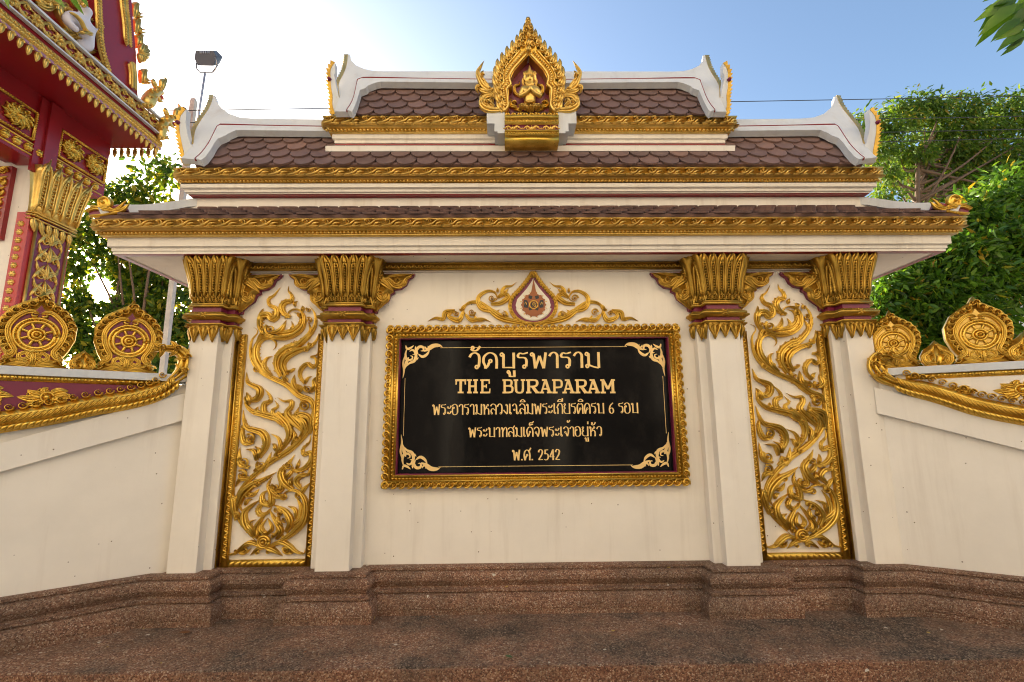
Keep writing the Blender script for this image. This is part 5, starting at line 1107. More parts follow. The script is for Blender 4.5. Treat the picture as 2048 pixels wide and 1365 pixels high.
# beam, column and wall under the eave
BX = -5.75; BP = Plane((BX, 0, 0), (0, 1, 0), (0, 0, 1), (1, 0, 0))
def B(x, y): q = atX(x, y, BX); return (q.y, q.z)
yb1 = B(207, 392)[0]; zb = B(205, 390)[1]
M = MB().box(BX - .45, BX, 4.2, yb1, 4.90, zs['mv'] + .03); M.build('beam', DRED, pav)
M = MB().box(BX, BX + .06, B(80, 300)[0], B(108, 300)[0], 4.72, zs['mv']).box(BX, BX + .03, B(62, 300)[0], B(84, 300)[0], 4.72, zs['mv']); M.build('bracket_post', DRED, pav)
for y0, y1 in ((4.3, B(60, 300)[0]), (B(116, 300)[0], yb1 - .04)):
    M = MB(); zt, z0 = 5.46, 5.10
    S0 = Plane((BX + .012, 0, 0), (0, 1, 0), (0, 0, 1), (1, 0, 0))
    for a, b in (((y0, zt), (y1, zt)), ((y0, z0), (y1, z0)), ((y0, z0), (y0, zt)), ((y1, z0), (y1, zt))): ribbon(M, S0, [a, b], .018, .02, 'even', 2, False); beads(M, S0, a, b, .014, .03, .03)
    n = max(1, round((y1 - y0) / .42)); P_ = (y1 - y0) / n
    for i in range(n):
        c = y0 + P_ * (i + .5); zm = (zt + z0) / 2
        for k in range(10): a = k * pi / 5; ribbon(M, S0, [(c, zm), (c + P_ * .28 * cos(a + .2), zm + .09 * sin(a + .2)), (c + P_ * .46 * cos(a), zm + .15 * sin(a))], .04, .05, 'flame', 9); spiral(M, S0, (c + P_ * .3 * cos(a + .35), zm + .10 * sin(a + .35)), .035, .05, 1.3, 1, a)
        dome(M, S0, (c, zm), .05, .07)
    M.build('gilded_beam_panel', GOLD, pav, True)
M = MB(); S0 = Plane((BX + .01, 0, 4.98), (0, 1, 0), (0, 0, 1), (1, 0, 0)); M2 = MB().box(BX - .3, BX + .012, 4.2, yb1 - .05, 4.86, 5.06)
y = 4.4
while y < yb1 - .08:
    dome(M, S0, (y, 0), .05, .05, 9, 3); [dome(M, S0, (y + .035 * cos(k * pi / 3), .035 * sin(k * pi / 3)), .022, .045, 6, 2) for k in range(6)]; y += .14
for z_ in (-.07, .07): ribbon(M, S0, [(4.2, z_), (yb1 - .06, z_)], .012, .02, 'even', 2, False)
M2.build('lower_beam', DRED, pav); M.build('rosette_row', GOLD, pav, True)
c0, c1 = B(64, 440)[0], B(142, 470)[0]; zcap0, zcap1 = B(100, 445)[1] + .02, 4.86
M = MB().box(BX - 1.6, BX - .03, c0, c1, -.18, zs['mv']); M.build('column', CREAM, pav)
M = MB().box(BX - .035, BX, c0 - .005, c1 + .005, -.18, zcap0); M.build('red_column_face', REDSTRIP, pav)
# carved column panel
M = MB(); S0 = Plane((BX, 0, 0), (0, 1, 0), (0, 0, 1), (1, 0, 0)); pa, pb_ = c0 + .05, c1 - .05; cm = (pa + pb_) / 2
MBm = MB().box(BX, BX + .012, pa, pb_, .6, zcap0 - .02).build('panel_ground', MAROON, pav)
S0 = Plane((BX + .012, 0, 0), (0, 1, 0), (0, 0, 1), (1, 0, 0))
for u in (pa, pb_): ribbon(M, S0, [(u, .6), (u, zcap0 - .03)], .016, .03, 'even', 2, False)
z = 2.6
while z < zcap0 - .1:
    for s in (-1, 1):
        ribbon(M, S0, [(cm, z), (cm + s * .06, z + .08), (cm + s * .12, z + .09), (cm + s * .15, z + .2)], .035, .04, 'flame', 10); spiral(M, S0, (cm + s * .085, z + .02), .045, .04, 1.3, s, 0); ribbon(M, S0, [(cm + s * .17, z - .05), (cm + s * .10, z + .08), (cm + s * .02, z + .18)], .022, .03, 'leaf', 8, False)
    ribbon(M, S0, [(cm, z - .02), (cm, z + .2)], .03, .045, 'leaf', 7); z += .22
M.build('column_carving', GOLDP, pav, True)
# capital
M = MB(); k = 8; lev = []
for v in np.linspace(0, 1, 8):
    o = .03 + .02 * v + .06 * v ** 2.4; z = zcap0 + (zcap1 - zcap0) * v * .93; lev.append([(BX - .04, c0 - o, z), (BX + o, c0 - o, z), (BX + o, c1 + o, z), (BX - .04, c1 + o, z)])
M.add([p for l in lev for p in l], [(i * 4 + j, i * 4 + (j + 1) % 4, i * 4 + 4 + (j + 1) % 4, i * 4 + 4 + j) for i in range(7) for j in range(4)] + [(3, 2, 1, 0), (28, 29, 30, 31)])
class CF:
    def __init__(s, side): s.s = side
    def p(s, u, v, h=0):
        o = .03 + .02 * v + .06 * max(0, v) ** 2.4; z = zcap0 + (zcap1 - zcap0) * v
        if s.s == 'x': return Vector((BX + o + h, c0 - o + (c1 - c0 + 2 * o) * u, z))
        return Vector((BX - .04 + (.04 + o) * u, c0 - o - h, z))
for sd in 'xy':
    S = CF(sd)
    for i in (range(5) if sd == 'x' else ()):
        u0 = i / 5
        for sg in (-1, 1):
            e = lambda a: u0 + .1 + sg * a * .1
            ribbon(M, S, [(e(.9), .04), (e(.9), .5), (e(.85), .78), (e(.5), .92), (e(0), 1.02)], .020, .045, 'ends', 14, False); ribbon(M, S, [(e(.45), .12), (e(.45), .55), (e(.3), .8), (e(0), .92)], .013, .035, 'ends', 10, False)
        for q in range(9): ribbon(M, S, [(u0 + .07, .15 + q * .075), (u0 + .1, .19 + q * .075), (u0 + .13, .15 + q * .075)], .016, .045, 'leaf', 5, False)
        a, b, c = S.p(u0 + .03, .86), S.p(u0 + .17, .86), S.p(u0 + .1, .85, .04); t_ = S.p(u0 + .1, 1.1, .04); M.add([a, b, c, t_], [(0, 2, 3), (2, 1, 3), (1, 0, 3)])
    for v in (0, -.05, -.12): ribbon(M, S, [(0, v), (1, v)], .018, .03, 'even', 2, False)
for q in range(6): ribbon(M, CF('x'), [((q + .1) / 6, -.14), ((q + .5) / 6, -.38), ((q + .9) / 6, -.14)][:2], .07, .04, 'flame', 7)
M.build('capital', GOLDP, pav, True)
# red edge strip with flower studs, wall beside the column
M = MB().box(BX - .16, BX - .001, c0 - .03, c0 - .002, -.18, zcap0); M.build('red_edge_strip', REDSTRIP, pav)
M = MB(); S0 = Plane((0, c0 - .03, 0), (1, 0, 0), (0, 0, 1), (0, -1, 0)); z = 2.4
while z < zcap0 - .05:
    M = MB(); dome(M, S0, (BX - .09, z), .032, .03, 9, 3); [dome(M, S0, (BX - .09 + .026 * cos(k * pi / 3), z + .026 * sin(k * pi / 3)), .014, .026, 6, 2) for k in range(6)]; M.build('flower_stud', GOLDP, pav, True); z += .105
S0 = Plane((0, c0 - .03, 0), (1, 0, 0), (0, 0, 1), (0, -1, 0)); a = S0.px(0, 480); b = S0.px(30, 335)
M = MB().box(a[0] - .5, b[0], c0 - .06, c0 - .001, a[1], b[1]); M.build('door_frame', DRED, pav)
M = MB(); S1 = Plane((0, c0 - .06, 0), (1, 0, 0), (0, 0, 1), (0, -1, 0))
for i in range(7): spiral(M, S1, (b[0] - .09, a[1] + (b[1] - a[1]) * (i + .5) / 7), .055, .04, 1.3, 1, i, True); ribbon(M, S1, [(b[0] - .2, a[1] + (b[1] - a[1]) * i / 7), (b[0] - .14, a[1] + (b[1] - a[1]) * (i + .6) / 7), (b[0] - .03, a[1] + (b[1] - a[1]) * (i + 1) / 7)], .03, .04, 'flame', 8)
M.build('door_carving', GOLD, pav, True)
# gable over the eave
GX = -5.22; GP = Plane((GX, 0, 0), (0, 1, 0), (0, 0, 1), (1, 0, 0))
def G8(x, y, h=0): q = atX(x / 6.0235, y / 6.0235, GX + h); return (q.y, q.z)
def gplate(pts, h, th): return MB().plate([GP.p(*G8(*p, h), h) for p in pts], (1, 0, 0), th)
gab = gplate([(-400, -1200), (1150, -1000), (1180, 0), (1200, 300), (1245, 640), (1330, 930), (1330, 1040), (600, 360), (-100, -300)], 0, .5).build('gable', DRED, pav)
gplate([(1100, -1000), (1590, -900), (1585, 0), (1605, 300), (1630, 560), (1640, 640), (1640, 700), (1645, 800), (1655, 1000), (1660, 1150), (1720, 1330), (1620, 1300), (1290, 950), (1250, 800), (1200, 600), (1170, 300), (1160, 0)], .10, .7).build('bargeboard', DRED, gab)
M = MB()
for pts, wd in (([(1500, -600), (1490, 0), (1525, 300), (1540, 560)], 44), ([(1580, 760), (1600, 900), (1600, 1060)], 38), ([(1170, -500), (1180, 0), (1195, 300), (1215, 560), (1250, 700), (1290, 830), (1310, 940)], 26)):
    Q, _ = smooth_path([G8(*p, .12) for p in pts], 40); sc = 1 / 6.0235 / F * 6.9
    GQ = Plane(GP.p(0, 0, .10), GP.U, GP.V, GP.N)
    ribbon(M, GQ, [tuple(q) for q in Q], wd * sc, .05, 'ends', 40, False)
    for i in range(0, 39):
        d = Q[i + 1] - Q[i]; d /= np.linalg.norm(d); n2 = np.array([-d[1], d[0]])
        for s in (-1, 1): ribbon(M, Plane(GQ.p(0, 0, .03), GP.U, GP.V, GP.N), [Q[i] + n2 * s * wd * sc * .95 + d * .03, Q[i] + n2 * s * wd * sc * .4, Q[i] - d * .02], .016, .035, 'leaf', 5)
M.build('gilded_braid', GOLDP, gab, True)
hk = [(1580, -120), (1590, 100), (1610, 290), (1640, 480), (1690, 900)]
sc = 1 / 6.0235 / F * 6.9; GQ = Plane(GP.p(0, 0, .02), GP.U, GP.V, GP.N)
for x, y in hk:                                   # leaf crockets on the outer edge
    M = MB(); ribbon(M, GQ, [G8(x - 20, y + 110), G8(x - 15, y + 20), G8(x + 20, y - 50), G8(x + 70, y - 45)], 42 * sc, .10, 'flame', 14); spiral(M, GQ, G8(x + 25, y + 70), 38 * sc, .10, 1.4, -1, 0, True); ribbon(M, GQ, [G8(x - 30, y + 110), G8(x - 25, y + 30), G8(x - 30, y - 60)], 20 * sc, .07, 'ends', 8, False)
    M.build('leaf_crocket', GOLDP, gab, True)
M = MB()
for k in range(7): a = -1.2 + k * .45; ribbon(M, Plane(GP.p(0, 0, .1), GP.U, GP.V, GP.N), [G8(1580, 640), G8(1580 + 70 * cos(a), 640 + 70 * sin(a)), G8(1580 + 140 * cos(a), 640 + 130 * sin(a))], 34 * sc, .08, 'leaf', 8)
M.build('corner_flower', GOLDP, gab, True)
def naga(pts, tipw, jaw, x0):
    M = MB(); pl = Plane((x0, 0, 0), (0, 1, 0), (0, 0, 1), (1, 0, 0)); G = lambda x, y: (lambda q: (q.y, q.z))(atX(x / 6.0235, y / 6.0235, x0)); s = 1 / 6.0235 / F * 7.3
    J = {}
    for i, (x, y, r) in enumerate(pts): q = G(x, y); J[str(i)] = ((x0 + .05, q[0], q[1]), r * s)
    return J, G, pl, M, s
for pts, jaw, crest in (([(1700, 1290, 70), (1760, 1200, 85), (1790, 1120, 60), (1840, 1080, 60), (1890, 1090, 40), (1925, 1150, 22)], [(1840, 1150, 35), (1880, 1215, 28), (1915, 1225, 14)], [(1870, 1080), (1880, 1000), (1925, 960), (1915, 925)]),
                        ([(1890, 1690, 50), (1905, 1560, 62), (1930, 1470, 55), (1985, 1425, 52), (2045, 1420, 36), (2095, 1470, 18)], [(1985, 1480, 34), (2030, 1515, 24), (2060, 1545, 12)], [(2030, 1420), (2060, 1350), (2095, 1300), (2080, 1245)])):
    J, G, pl, M, s = naga(pts, 0, 0, QX - .02)
    E = [(str(i), str(i + 1)) for i in range(len(pts) - 1)]
    for i, (x, y, r) in enumerate(jaw): q = G(x, y); J['j%d' % i] = ((QX + .03, q[0], q[1]), r * s)
    E += [('3', 'j0'), ('j0', 'j1'), ('j1', 'j2')]
    nb = skin_mesh('naga_head', J, E, GOLDP, pav, 2)
    pl2 = Plane((QX + .06, 0, 0), (0, 1, 0), (0, 0, 1), (1, 0, 0))
    ribbon(M, pl2, [G(*p) for p in crest], 42 * s, .07, 'flame', 12); M.build('naga_crest', GOLDP, nb, True); M = MB()
    for i in range(len(pts) - 2):
        for dx in (-40, 10): spiral(M, pl2, G(pts[i][0] + dx, pts[i][1] - 20), 26 * s, .07, 1.3, 1, i)
    ribbon(M, pl2, [G(pts[3][0] - 40, pts[3][1] - 20), G(pts[3][0] - 70, pts[3][1] - 90), G(pts[3][0] - 60, pts[3][1] - 130)], 30 * s, .06, 'flame', 8)
    M.build('naga_scales', GOLDP, nb, True)
    MB().plate([pl2.p(*G(a, b), .0) for a, b in ((pts[3][0] + 20, pts[3][1] + 40), (pts[5][0] - 30, pts[5][1] + 5), (jaw[2][0], jaw[2][1] - 20), (jaw[0][0] + 20, jaw[0][1] - 20))][::-1], (1, 0, 0), .05).build('open_mouth', REDSTRIP, nb)
# white deity figure in the gable
def G9(x, y): return G8(x, y, .19)
def gp(x, y, h=.08): return GP.p(*G8(x, y, h), h)
J = {'hip': (gp(1075, 470), .10), 'waist': (gp(1040, 390), .09), 'chest': (gp(965, 275, .1), .125), 'neck': (gp(1005, 205, .12), .05), 'head': (gp(1035, 135, .14), .085), 'top': (gp(1022, 85, .13), .065), 'sh': (gp(865, 195, .1), .075), 'el': (gp(795, 245, .12), .058), 'wr': (gp(880, 335, .16), .042), 'ha': (gp(950, 375, .17), .04), 'leg': (gp(1020, 545), .09), 'knee': (gp(930, 560), .06)}
fig = skin_mesh('deity_figure', J, [('hip', 'waist'), ('waist', 'chest'), ('chest', 'neck'), ('neck', 'head'), ('head', 'top'), ('chest', 'sh'), ('sh', 'el'), ('el', 'wr'), ('wr', 'ha'), ('hip', 'leg'), ('leg', 'knee')], STONEW, gab, 2)
M = MB(); GF = Plane(GP.p(0, 0, .19), GP.U, GP.V, GP.N)
ribbon(M, GF, [G9(990, 90), G9(1010, 50), G9(1050, 60)], 22 * sc, .05, 'leaf', 9); ribbon(M, GF, [G9(830, 150), G9(900, 190), G9(960, 260), G9(1010, 360), G9(1090, 410)], 12 * sc, .05, 'ends', 14, False); ribbon(M, GF, [G9(960, 400), G9(1020, 390), G9(1100, 420)], 18 * sc, .06, 'ends', 9)
M.build('figure_jewellery', GOLDP, fig, True)
M = MB(); GF = Plane(GP.p(0, 0, .0), GP.U, GP.V, GP.N)
for wd, pts in ((34, [(800, 390), (720, 250), (670, 150), (690, 60), (770, 60), (765, 130), (720, 160)]), (30, [(820, 300), (900, 420), (960, 560), (1050, 620), (1130, 600), (1160, 520), (1130, 450)]), (30, [(1060, 260), (1140, 230), (1150, 310), (1100, 350), (1080, 300)]), (26, [(930, 360), (970, 480), (1010, 560)]), (30, [(830, -60), (880, 60), (960, 120), (1100, 190)]), (26, [(640, 330), (720, 380), (800, 400)]), (26, [(780, 470), (840, 440), (900, 520)]), (24, [(1050, 690), (1100, 720), (1120, 800)]), (40, [(400, 40), (500, 90), (600, 60), (640, 0), (560, -60)]), (30, [(420, -20), (480, 50), (560, 40)]), (30, [(1080, 30), (1120, 0), (1130, -60)]), (30, [(700, 420), (760, 380), (850, 420), (880, 500)])):
    ribbon(M, GF, [G8(*p) for p in pts], wd * sc, .10, 'flame', 18)
for x, y, r in ((735, 120, 34), (1120, 310, 36), (1130, 560, 36), (560, 60, 50), (470, 30, 40), (800, 440, 26), (860, 470, 26), (1090, 740, 22), (920, 20, 30)): spiral(M, GF, G8(x, y), r * sc, .12, 1.4, 1, 0, True)
M.build('gable_carving', GOLDP, gab, True)

# ================================================================== FLOODLIGHT, POLES, CABLES
fy = 7.58; FPL = front(fy)
def A(x, y, o=0): q = FPL.px(x, y, -o); return FPL.p(q[0], q[1], -o)
base = A(395, 330)
fl_t = thing('floodlight', 'grey floodlight tilted down on a thin pole above the left roof end', 'floodlight', base)
MB().tube([base, A(397, 232), A(410, 147)], .018, 8).build('pole', STEEL, fl_t, True)
def F3(x, y, o=0): return A(340 + x / 5.055, 80 + y / 5.055, o)
M = MB()
fr_ = [F3(245, 190), F3(280, 262), F3(440, 265), F3(470, 175), F3(440, 110), F3(258, 108)]; 
bk = [F3(262, 150, .22), F3(300, 240, .22), F3(500, 245, .22), F3(536, 175, .22), F3(475, 112, .22), F3(300, 108, .22)]
M.add(fr_ + bk, [(0, 1, 2, 3, 4, 5)] + [(11, 10, 9, 8, 7, 6)] + [(i, i + 6, (i + 1) % 6 + 6, (i + 1) % 6) for i in range(6)])
lamp = M.build('lamp_housing', DARK, fl_t, bevel=.01); fix_normals(lamp)
M = MB()
for i in range(6): a = F3(305 + 18 * i, 112, -.004); b = F3(305 + 18 * i, 138, -.004); M.tube([a, b], .006, 5)
M.build('cooling_fins', STEEL, lamp)
M = MB().add([F3(250, 196, -.012), F3(280, 258, -.012), F3(438, 262, -.012), F3(462, 186, -.012)], [(0, 1, 2, 3)]); M.build('visor', DARK, lamp)
M = MB().tube([F3(266, 235, -.03), F3(266, 285, -.03), F3(300, 328, -.01), F3(430, 328, .05), F3(478, 262, .1), F3(462, 190, .12)], .012, 6); M.build('bracket', DARK, fl_t)
MB().tube([F3(455, 180, .0), F3(470, 215, -.01), F3(462, 300, .03), F3(440, 325, .04)], .004, 5).build('cable', IVORY, fl_t, True)
py = 7.6; PPL = front(py); a = PPL.p(*PPL.px(388, 198)); b = Vector((a.x, a.y, -.18))
pole = thing('utility_pole', 'weathered square concrete pole with brown insulators behind the left roof end', 'utility pole', b)
M = MB().add([(a.x + sx * w_, a.y + sy * w_, z_) for w_, z_ in ((.036, -.18), (.040, a.z - .05), (.026, a.z)) for sx, sy in ((-1, -1), (1, -1), (1, 1), (-1, 1))], [(i * 4 + j, i * 4 + (j + 1) % 4, i * 4 + 4 + (j + 1) % 4, i * 4 + 4 + j) for i in range(2) for j in range(4)] + [(8, 9, 10, 11)]); M.build('post', CONC, pole)
INS = m_flat('brown porcelain', (.16, .06, .03), .25)
wy = []
for y in (232, 256, 282, 300):
    c = PPL.p(*PPL.px(378, y)); c.y -= .14; wy.append(c)
    M = MB()
    for k in range(3): M.tube([c + Vector((0, 0, .03 * k - .03)), c + Vector((0, 0, .03 * k - .012))], [.05, .03], 10)
    M.build('insulator', INS, pole, True); MB().tube([c, c + Vector((0, .12, 0))], .01, 5).build('bolt', STEEL, pole)
WP = front(9.0)
for c, yr, sag, lb in zip(wy, (191, 223, 247, 263), (.05, .25, .3, .35), ('topmost black cable crossing the sky to the right', 'second cable from the top, crossing the right tree', 'third cable from the top, crossing the right tree', 'lowest of the cables crossing the right tree')):
    e = WP.p(*WP.px(2048, yr)); d = (e - c); e2 = c + d * 1.5; e3 = c - d * .35; pts = [e3]
    for t in np.linspace(0, 1, 25): p = c.lerp(e2, t); p.z -= sag * 4 * t * (1 - t) * .5; pts.append(p)
    o = MB().tube(pts, .0075, 5).build('power_cable', WIRE, None, True); tag(o, lb, 'cable', 'power cables over the right trees')
pm = front(6.6)
for x, y0, y1, r, lb in ((379, 655, 830, .02, 'short pale steel bar just beside the outer left pilaster'),):
    a = pm.p(*pm.px(x + 6, y0)); b = Vector((a.x, a.y, -.18)); t = thing('metal_post', lb, 'post', b); MB().tube([b, a], r, 10).build('shaft', STEEL, t, True); MB().tube([a, a + Vector((0, 0, .03))], [r * 1.15, r * .4], 10).build('cap', STEEL, t, True)

# ================================================================== TREES
class Leaves:
    def __init__(s): s.V = []; s.F = []; s.n = 0
    def add(s, c, d, nrm, L, W, fold=.25):
        n = len(c); d /= np.linalg.norm(d, axis=1)[:, None]; nrm = nrm - d * np.sum(nrm * d, 1)[:, None]; nrm /= np.maximum(np.linalg.norm(nrm, axis=1)[:, None], 1e-6); sd = np.cross(d, nrm)
        L = L[:, None]; Wd = W[:, None]
        base = c; m1 = c + d * L * .33 - nrm * L * .02; m2 = c + d * L * .7 - nrm * L * .06; tip = c + d * L - nrm * L * .16
        l1, r1 = m1 + sd * Wd + nrm * Wd * fold, m1 - sd * Wd + nrm * Wd * fold; l2, r2 = m2 + sd * Wd * .72 + nrm * Wd * fold, m2 - sd * Wd * .72 + nrm * Wd * fold
        V = np.stack([base, l1, m1, r1, l2, m2, r2, tip], 1).reshape(-1, 3); o = s.n + np.arange(n)[:, None] * 8
        Fq = np.concatenate([o + np.array(f) for f in ((0, 1, 2, 2), (0, 2, 3, 3), (1, 4, 5, 2), (2, 5, 6, 3), (4, 7, 5, 5), (5, 7, 6, 6))], 0)
        s.V.append(V); s.F.append(Fq); s.n += n * 8
    def build(s, name, mat, parent):
        V = np.concatenate(s.V); Fq = np.concatenate(s.F); off = Vector((0, 0, 0)); p = parent
        while p is not None: off = off + p.location; p = p.parent
        V = V - np.array(off); me = bpy.data.meshes.new(name)
        me.from_pydata(V.tolist(), [], [tuple(dict.fromkeys(f)) for f in Fq.tolist()]); me.materials.append(mat); me.polygons.foreach_set('use_smooth', [True] * len(me.polygons)); me.update()
        o = bpy.data.objects.new(name, me); COL.objects.link(o)
        if parent: o.parent = parent
        return o
def inv(pt): q = ROT.transposed() @ (Vector(pt) - CAMO); return (1024 - F * q.x / q.z, 682.5 + F * q.y / q.z)
def tree(name, label, cat, trunk_px, Y, blobs, mat, L, W, per, rc, droop, gap=None, group=None, tr=.12, limbs=12, thick=1.0, trunk_top=None):
    base = at(trunk_px, 850, Y); base.z = -.18
    t = thing(name, label, cat, base, group); lv = Leaves(); ends = []
    for px, py, dy, r, n in blobs:
        c0 = np.array(at(px, py, Y + dy)); R = r / F * (Y + dy) * 1.03
        for k in range(n):
            v = RNG.normal(size=3); v /= np.linalg.norm(v); v *= RNG.random() ** .45; c = c0 + v * np.array([R, R * .8 * thick, R]); ends.append(c)
            m = int(per * RNG.uniform(.6, 1.4)); u = RNG.normal(size=(m, 3)); u /= np.linalg.norm(u, axis=1)[:, None]; rr = rc * RNG.uniform(.6, 1.3)
            P = c + u * (RNG.random(m) ** .5)[:, None] * rr * np.array([1, 1, .75])
            d = u + RNG.normal(size=(m, 3)) * .6 + np.array([0, 0, -droop]); nr = RNG.normal(size=(m, 3)) * .9 + np.array([-.2, -.1, .6])
            if gap:
                q = np.array([inv(p) for p in P]); keep = np.hypot(q[:, 0] - gap[0], q[:, 1] - gap[1]) > gap[2]; P, d, nr = P[keep], d[keep], nr[keep]
            if len(P): lv.add(P, d, nr, L * RNG.uniform(.65, 1.25, len(P)), W * RNG.uniform(.7, 1.2, len(P)))
    lv.build('crown', mat, t)
    ends = np.array(ends); M = MB(); top = Vector(ends.mean(0)); top = base.lerp(top, .62) if trunk_top is None else at(*trunk_top, Y)
    fork = base.lerp(top, .75) + Vector((.05, 0, 0)); M.tube([base, base.lerp(fork, .5) + Vector((.06, .03, 0)), fork, top], [tr, tr * .8, tr * .65, tr * .4], 9)
    for i in RNG.choice(len(ends), min(limbs, len(ends)), replace=False):
        e = Vector(ends[i]); st = fork.lerp(top, RNG.random()); mid = st.lerp(e, .5) + Vector(RNG.normal(size=3) * .12) + Vector((0, 0, -.1))
        pp, _ = smooth_path([tuple(st), tuple(mid), tuple(e)], 8); M.tube([Vector(p) for p in pp], np.linspace(tr * .42, tr * .06, 8), 6)
    M.build('trunk', BARK, t, True); return t
tree('leafy_tree', 'backlit tree with dark and yellow green leaves, the sun shining through, between pavilion and gate', 'tree', 300, 10.0,
     [(335, 340, 0, 45, 7), (300, 390, 0, 50, 9), (235, 400, 0, 45, 9), (180, 440, 0, 60, 14), (240, 480, .5, 70, 22), (310, 500, .5, 60, 22), (150, 520, 0, 55, 14), (330, 590, .8, 70, 34), (260, 560, 1, 60, 22), (240, 640, .5, 60, 22), (310, 660, .5, 60, 28), (150, 600, 0, 50, 11), (170, 680, 0, 50, 12), (360, 690, .5, 40, 18), (220, 720, 0, 50, 12), (110, 640, 0, 60, 10), (330, 740, 0, 50, 14)],
     L_LEFT, .15, .042, 46, .34, .45, (205, 578, 30), 'trees behind the walls', .10, 24)
tree('feathery_tree', 'taller pale green tree with drooping leaves and sky showing between its bare branches', 'tree', 1800, 13.5,
     [(1800, 345, .6, 35, 9), (1850, 395, .6, 40, 12), (1910, 400, .4, 50, 18), (1750, 250, 0, 30, 10), (1755, 310, 0, 28, 8), (1950, 330, .3, 60, 30), (2030, 370, .3, 60, 30), (1870, 300, .4, 50, 16), (1800, 225, 0, 45, 16), (1860, 225, 0, 50, 24), (1930, 225, 0, 50, 26), (2000, 235, .3, 50, 26), (2070, 240, .3, 60, 30), (1780, 280, 0, 40, 14), (1900, 285, .5, 55, 30), (1980, 300, .5, 60, 34), (2060, 320, .5, 60, 32), (1770, 350, 0, 28, 7), (1870, 340, .5, 40, 10), (1830, 300, 0, 40, 13), (1930, 370, .5, 50, 16), (1765, 400, 0, 24, 7)],
     L_HIGH, .19, .030, 52, .42, .9, None, 'trees behind the walls', .12, 34, 1.0, (1835, 300))
tree('bushy_tree', 'lower dense tree with glossy dark green leaves right behind the right wall', 'tree', 1930, 9.2,
     [(2010, 400, 0, 55, 26), (2080, 430, 0, 60, 20), (1940, 440, 0, 50, 26), (2010, 480, -.3, 60, 34), (1880, 490, 0, 50, 26), (1950, 530, -.4, 60, 38), (1840, 540, 0, 45, 26), (1790, 580, 0, 45, 26), (1870, 600, -.3, 55, 34), (1770, 640, 0, 40, 22), (1930, 620, -.4, 55, 34), (2010, 560, -.3, 55, 26), (2060, 520, -.3, 50, 18), (1990, 640, -.2, 50, 20), (1840, 670, 0, 50, 28), (1910, 690, -.2, 50, 28), (1960, 720, 0, 50, 18), (1780, 720, 0, 40, 16), (1840, 740, 0, 50, 18)],
     L_LOW, .185, .032, 46, .36, .35, None, 'trees behind the walls', .12, 24, .8)
# overhanging sprays close to the camera
def spray(name, label, Y, stem, leaves, wid, mat=L_LOW):
    p0 = at(*stem[0], Y); t = thing(name, label, 'branch', p0); lv = Leaves(); MB().tube([at(*s, Y) for s in stem], .005, 6).build('twig', BARK, t, True)
    for i, (bx_, by_, tx, ty) in enumerate(leaves):
        a, b = np.array(at(bx_, by_, Y + .02 * (i % 3))), np.array(at(tx, ty, Y - .03 * (i % 4) + .05)); d = b - a; L = np.linalg.norm(d)
        lv.add(a[None], d[None].copy(), np.array([[RNG.normal() * .3, -1.0, .5 * (1 if i % 2 else -.3)]]), np.array([L]), np.array([wid * L]))
    lv.build('leaflets', mat, t); return t
spray('overhanging_branch', 'green leaf spray hanging into the top right corner against blue sky', 3.0, [(2120, -60), (2075, -10), (2050, 40)],
      [(2032, 8, 1960, 82), (2022, 2, 1970, 12), (2030, -8, 1966, 32), (2035, 6, 1968, 56), (2048, 20, 1998, 48), (2055, 38, 1994, 62), (2050, 52, 1999, 76), (2052, 60, 2003, 90), (2052, 72, 2010, 108), (2060, 30, 2030, 74), (2020, -20, 1975, -4), (2070, 0, 2038, 62), (2062, -20, 2020, 40), (2048, 5, 2005, 40), (2040, -15, 1985, 22), (2044, 34, 1990, 70), (2056, 66, 2016, 98), (2036, -4, 1962, 46), (2060, 10, 2012, 66)], .115, L_SPRAY)
spray('overhanging_twig', 'few dark leaves hanging before the pavilion gable at the top edge', 2.6, [(120, -60), (140, -15)], [(138, -12, 166, 28), (150, -22, 176, 9), (100, -30, 118, 6), (20, -30, 8, 10)], .13)
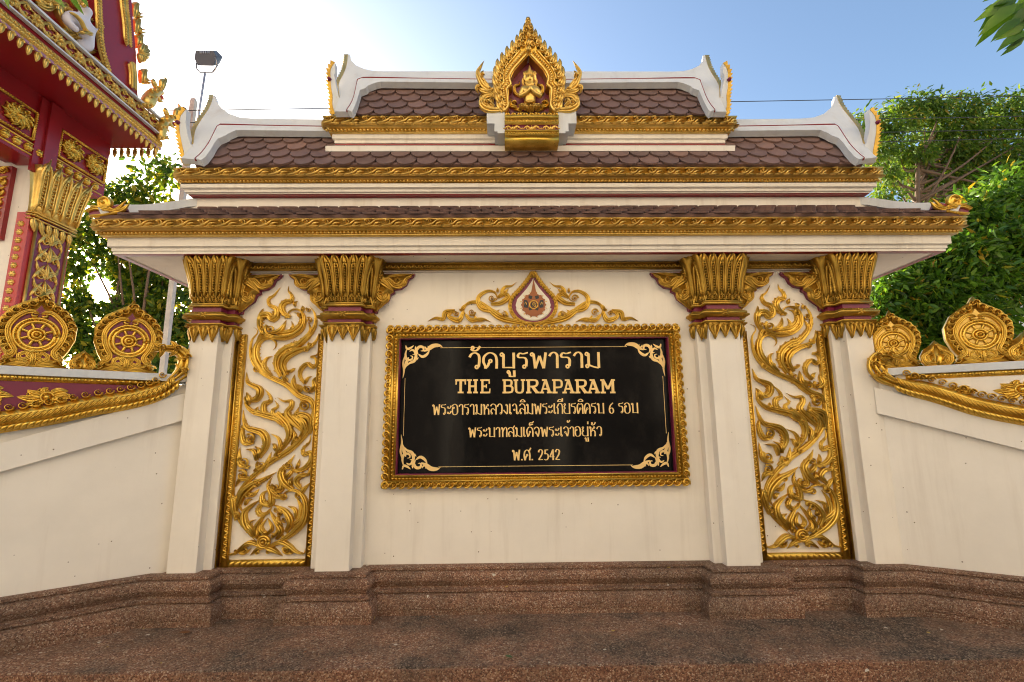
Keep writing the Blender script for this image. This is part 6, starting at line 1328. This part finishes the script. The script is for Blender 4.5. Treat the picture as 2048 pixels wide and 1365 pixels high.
# fallen leaves
FLB, FLG = m_flat('dry leaf', (.22, .085, .025), .6), m_flat('green leaf', (.05, .12, .03), .5)
for px, py, L, a, m, lb in ((369, 1267, .085, .1, FLB, 'largest dry brown leaf fallen on the platform below the left pilaster'), (492, 1240, .03, .6, FLB, 'tiny dark leaf at the plinth foot under the left relief panel'), (866, 1236, .042, -.2, FLB, 'small tan leaf at the plinth foot left of centre'), (1283, 1229, .038, .3, FLB, 'small brown leaf at the plinth foot right of centre'), (1018, 1315, .06, -.5, FLG, 'green leaf lying near the platform edge'), (610, 1305, .028, 1.0, FLB, 'crumpled brown leaf scrap on the platform left of the green leaf')):
    c = atZ(px, py, .012); d = Vector((cos(a), sin(a), 0)); s = Vector((-sin(a), cos(a), 0)); prof_ = [(-.5, 0), (-.3, .2), (0, .27), (.3, .17), (.5, 0), (.3, -.17), (0, -.27), (-.3, -.2)]
    M = MB().add([c + d * (x * L) + s * (y * L) + Vector((0, 0, abs(y) * L * .5 + .3 * L * x * x)) for x, y in prof_] + [c + Vector((0, 0, 0)), c + d * .3 * L + Vector((0, 0, .03 * L)), c - d * .3 * L + Vector((0, 0, .03 * L))], [(0, 1, 10), (1, 2, 8, 10), (2, 3, 9, 8), (3, 4, 9), (4, 5, 9), (5, 6, 8, 9), (6, 7, 10, 8), (7, 0, 10)])
    o = M.build('fallen_leaf', m, None, True); md = o.modifiers.new('solid', 'SOLIDIFY'); md.thickness = .0015; tag(o, lb, 'leaf', 'leaves fallen on the platform')

# ================================================================== HOUSES
hx0, hx1 = at(1965, 600, 15).x, at(1965, 600, 15).x + 8; zt = at(2000, 430, 15).z
ho = thing('house', 'white house with a reddish tiled roof glimpsed through the right trees', 'house', ((hx0 + hx1) / 2, 15, -.18))
MB().box(hx0, hx1, 15, 22, -.18, zt).build('wall', WHITE, ho)
a, b = Vector((hx0 - 1.9, 14.4, zt - .1)), Vector((hx1 + .6, 14.4, zt - .1)); zr = at(2100, 290, 18).z
tile_slope('roof', a, b, (hx0 - 1.2, 18.5, zr), (hx1, 18.5, zr), 14, .45, ho)
M = MB().box(hx0 + .5, hx0 + 1.7, 14.97, 15.02, zt - 2.3, zt - .9); M.build('window', GLASS, ho)
fy0 = -10.5
sh = thing('shophouse_row', 'long sunlit cream shophouse facing the gate from across the road, seen mirrored in the plaque', 'building', (0, fy0, -.18))
MB().box(-32, 32, fy0 - 6, fy0, 6.2, 20).build('wall', FACADE, sh)  # storeys behind the camera, raised to bounce sunlight onto the gate
MB().box(-32, 32, fy0 - 5, fy0 - 1.2, -.18, 6.2).build('bounce_cut_storey', m_flat('dark brown bounce cut', (.07, .05, .04), .6), sh)  # out-of-view dark storey, shaped to cut low bounce light under the eave
for i in range(-7, 8): MB().box(i * 4.4 + 1.9, i * 4.4 + 2.5, fy0 - .6, fy0 - .001, -.18, 6.2).build('pillar', FACADE, sh)
M = MB()
for z in (6.2, 10.1, 14.2, 18.6): M.box(-32.1, 32.1, fy0 + .001, fy0 + .35, z, z + .22)
M.build('ledge', FACADE, sh)
for i in range(-6, 7):
    for z0 in (7.3, 11.4, 15.4):
        f = MB().box(i * 4.4 - .75, i * 4.4 + .75, fy0 + .001, fy0 + .05, z0, z0 + 1.6).build('window', WHITE, sh); MB().box(i * 4.4 - .66, i * 4.4 + .66, fy0 + .051, fy0 + .06, z0 + .09, z0 + 1.51).build('pane', GLASS, f)
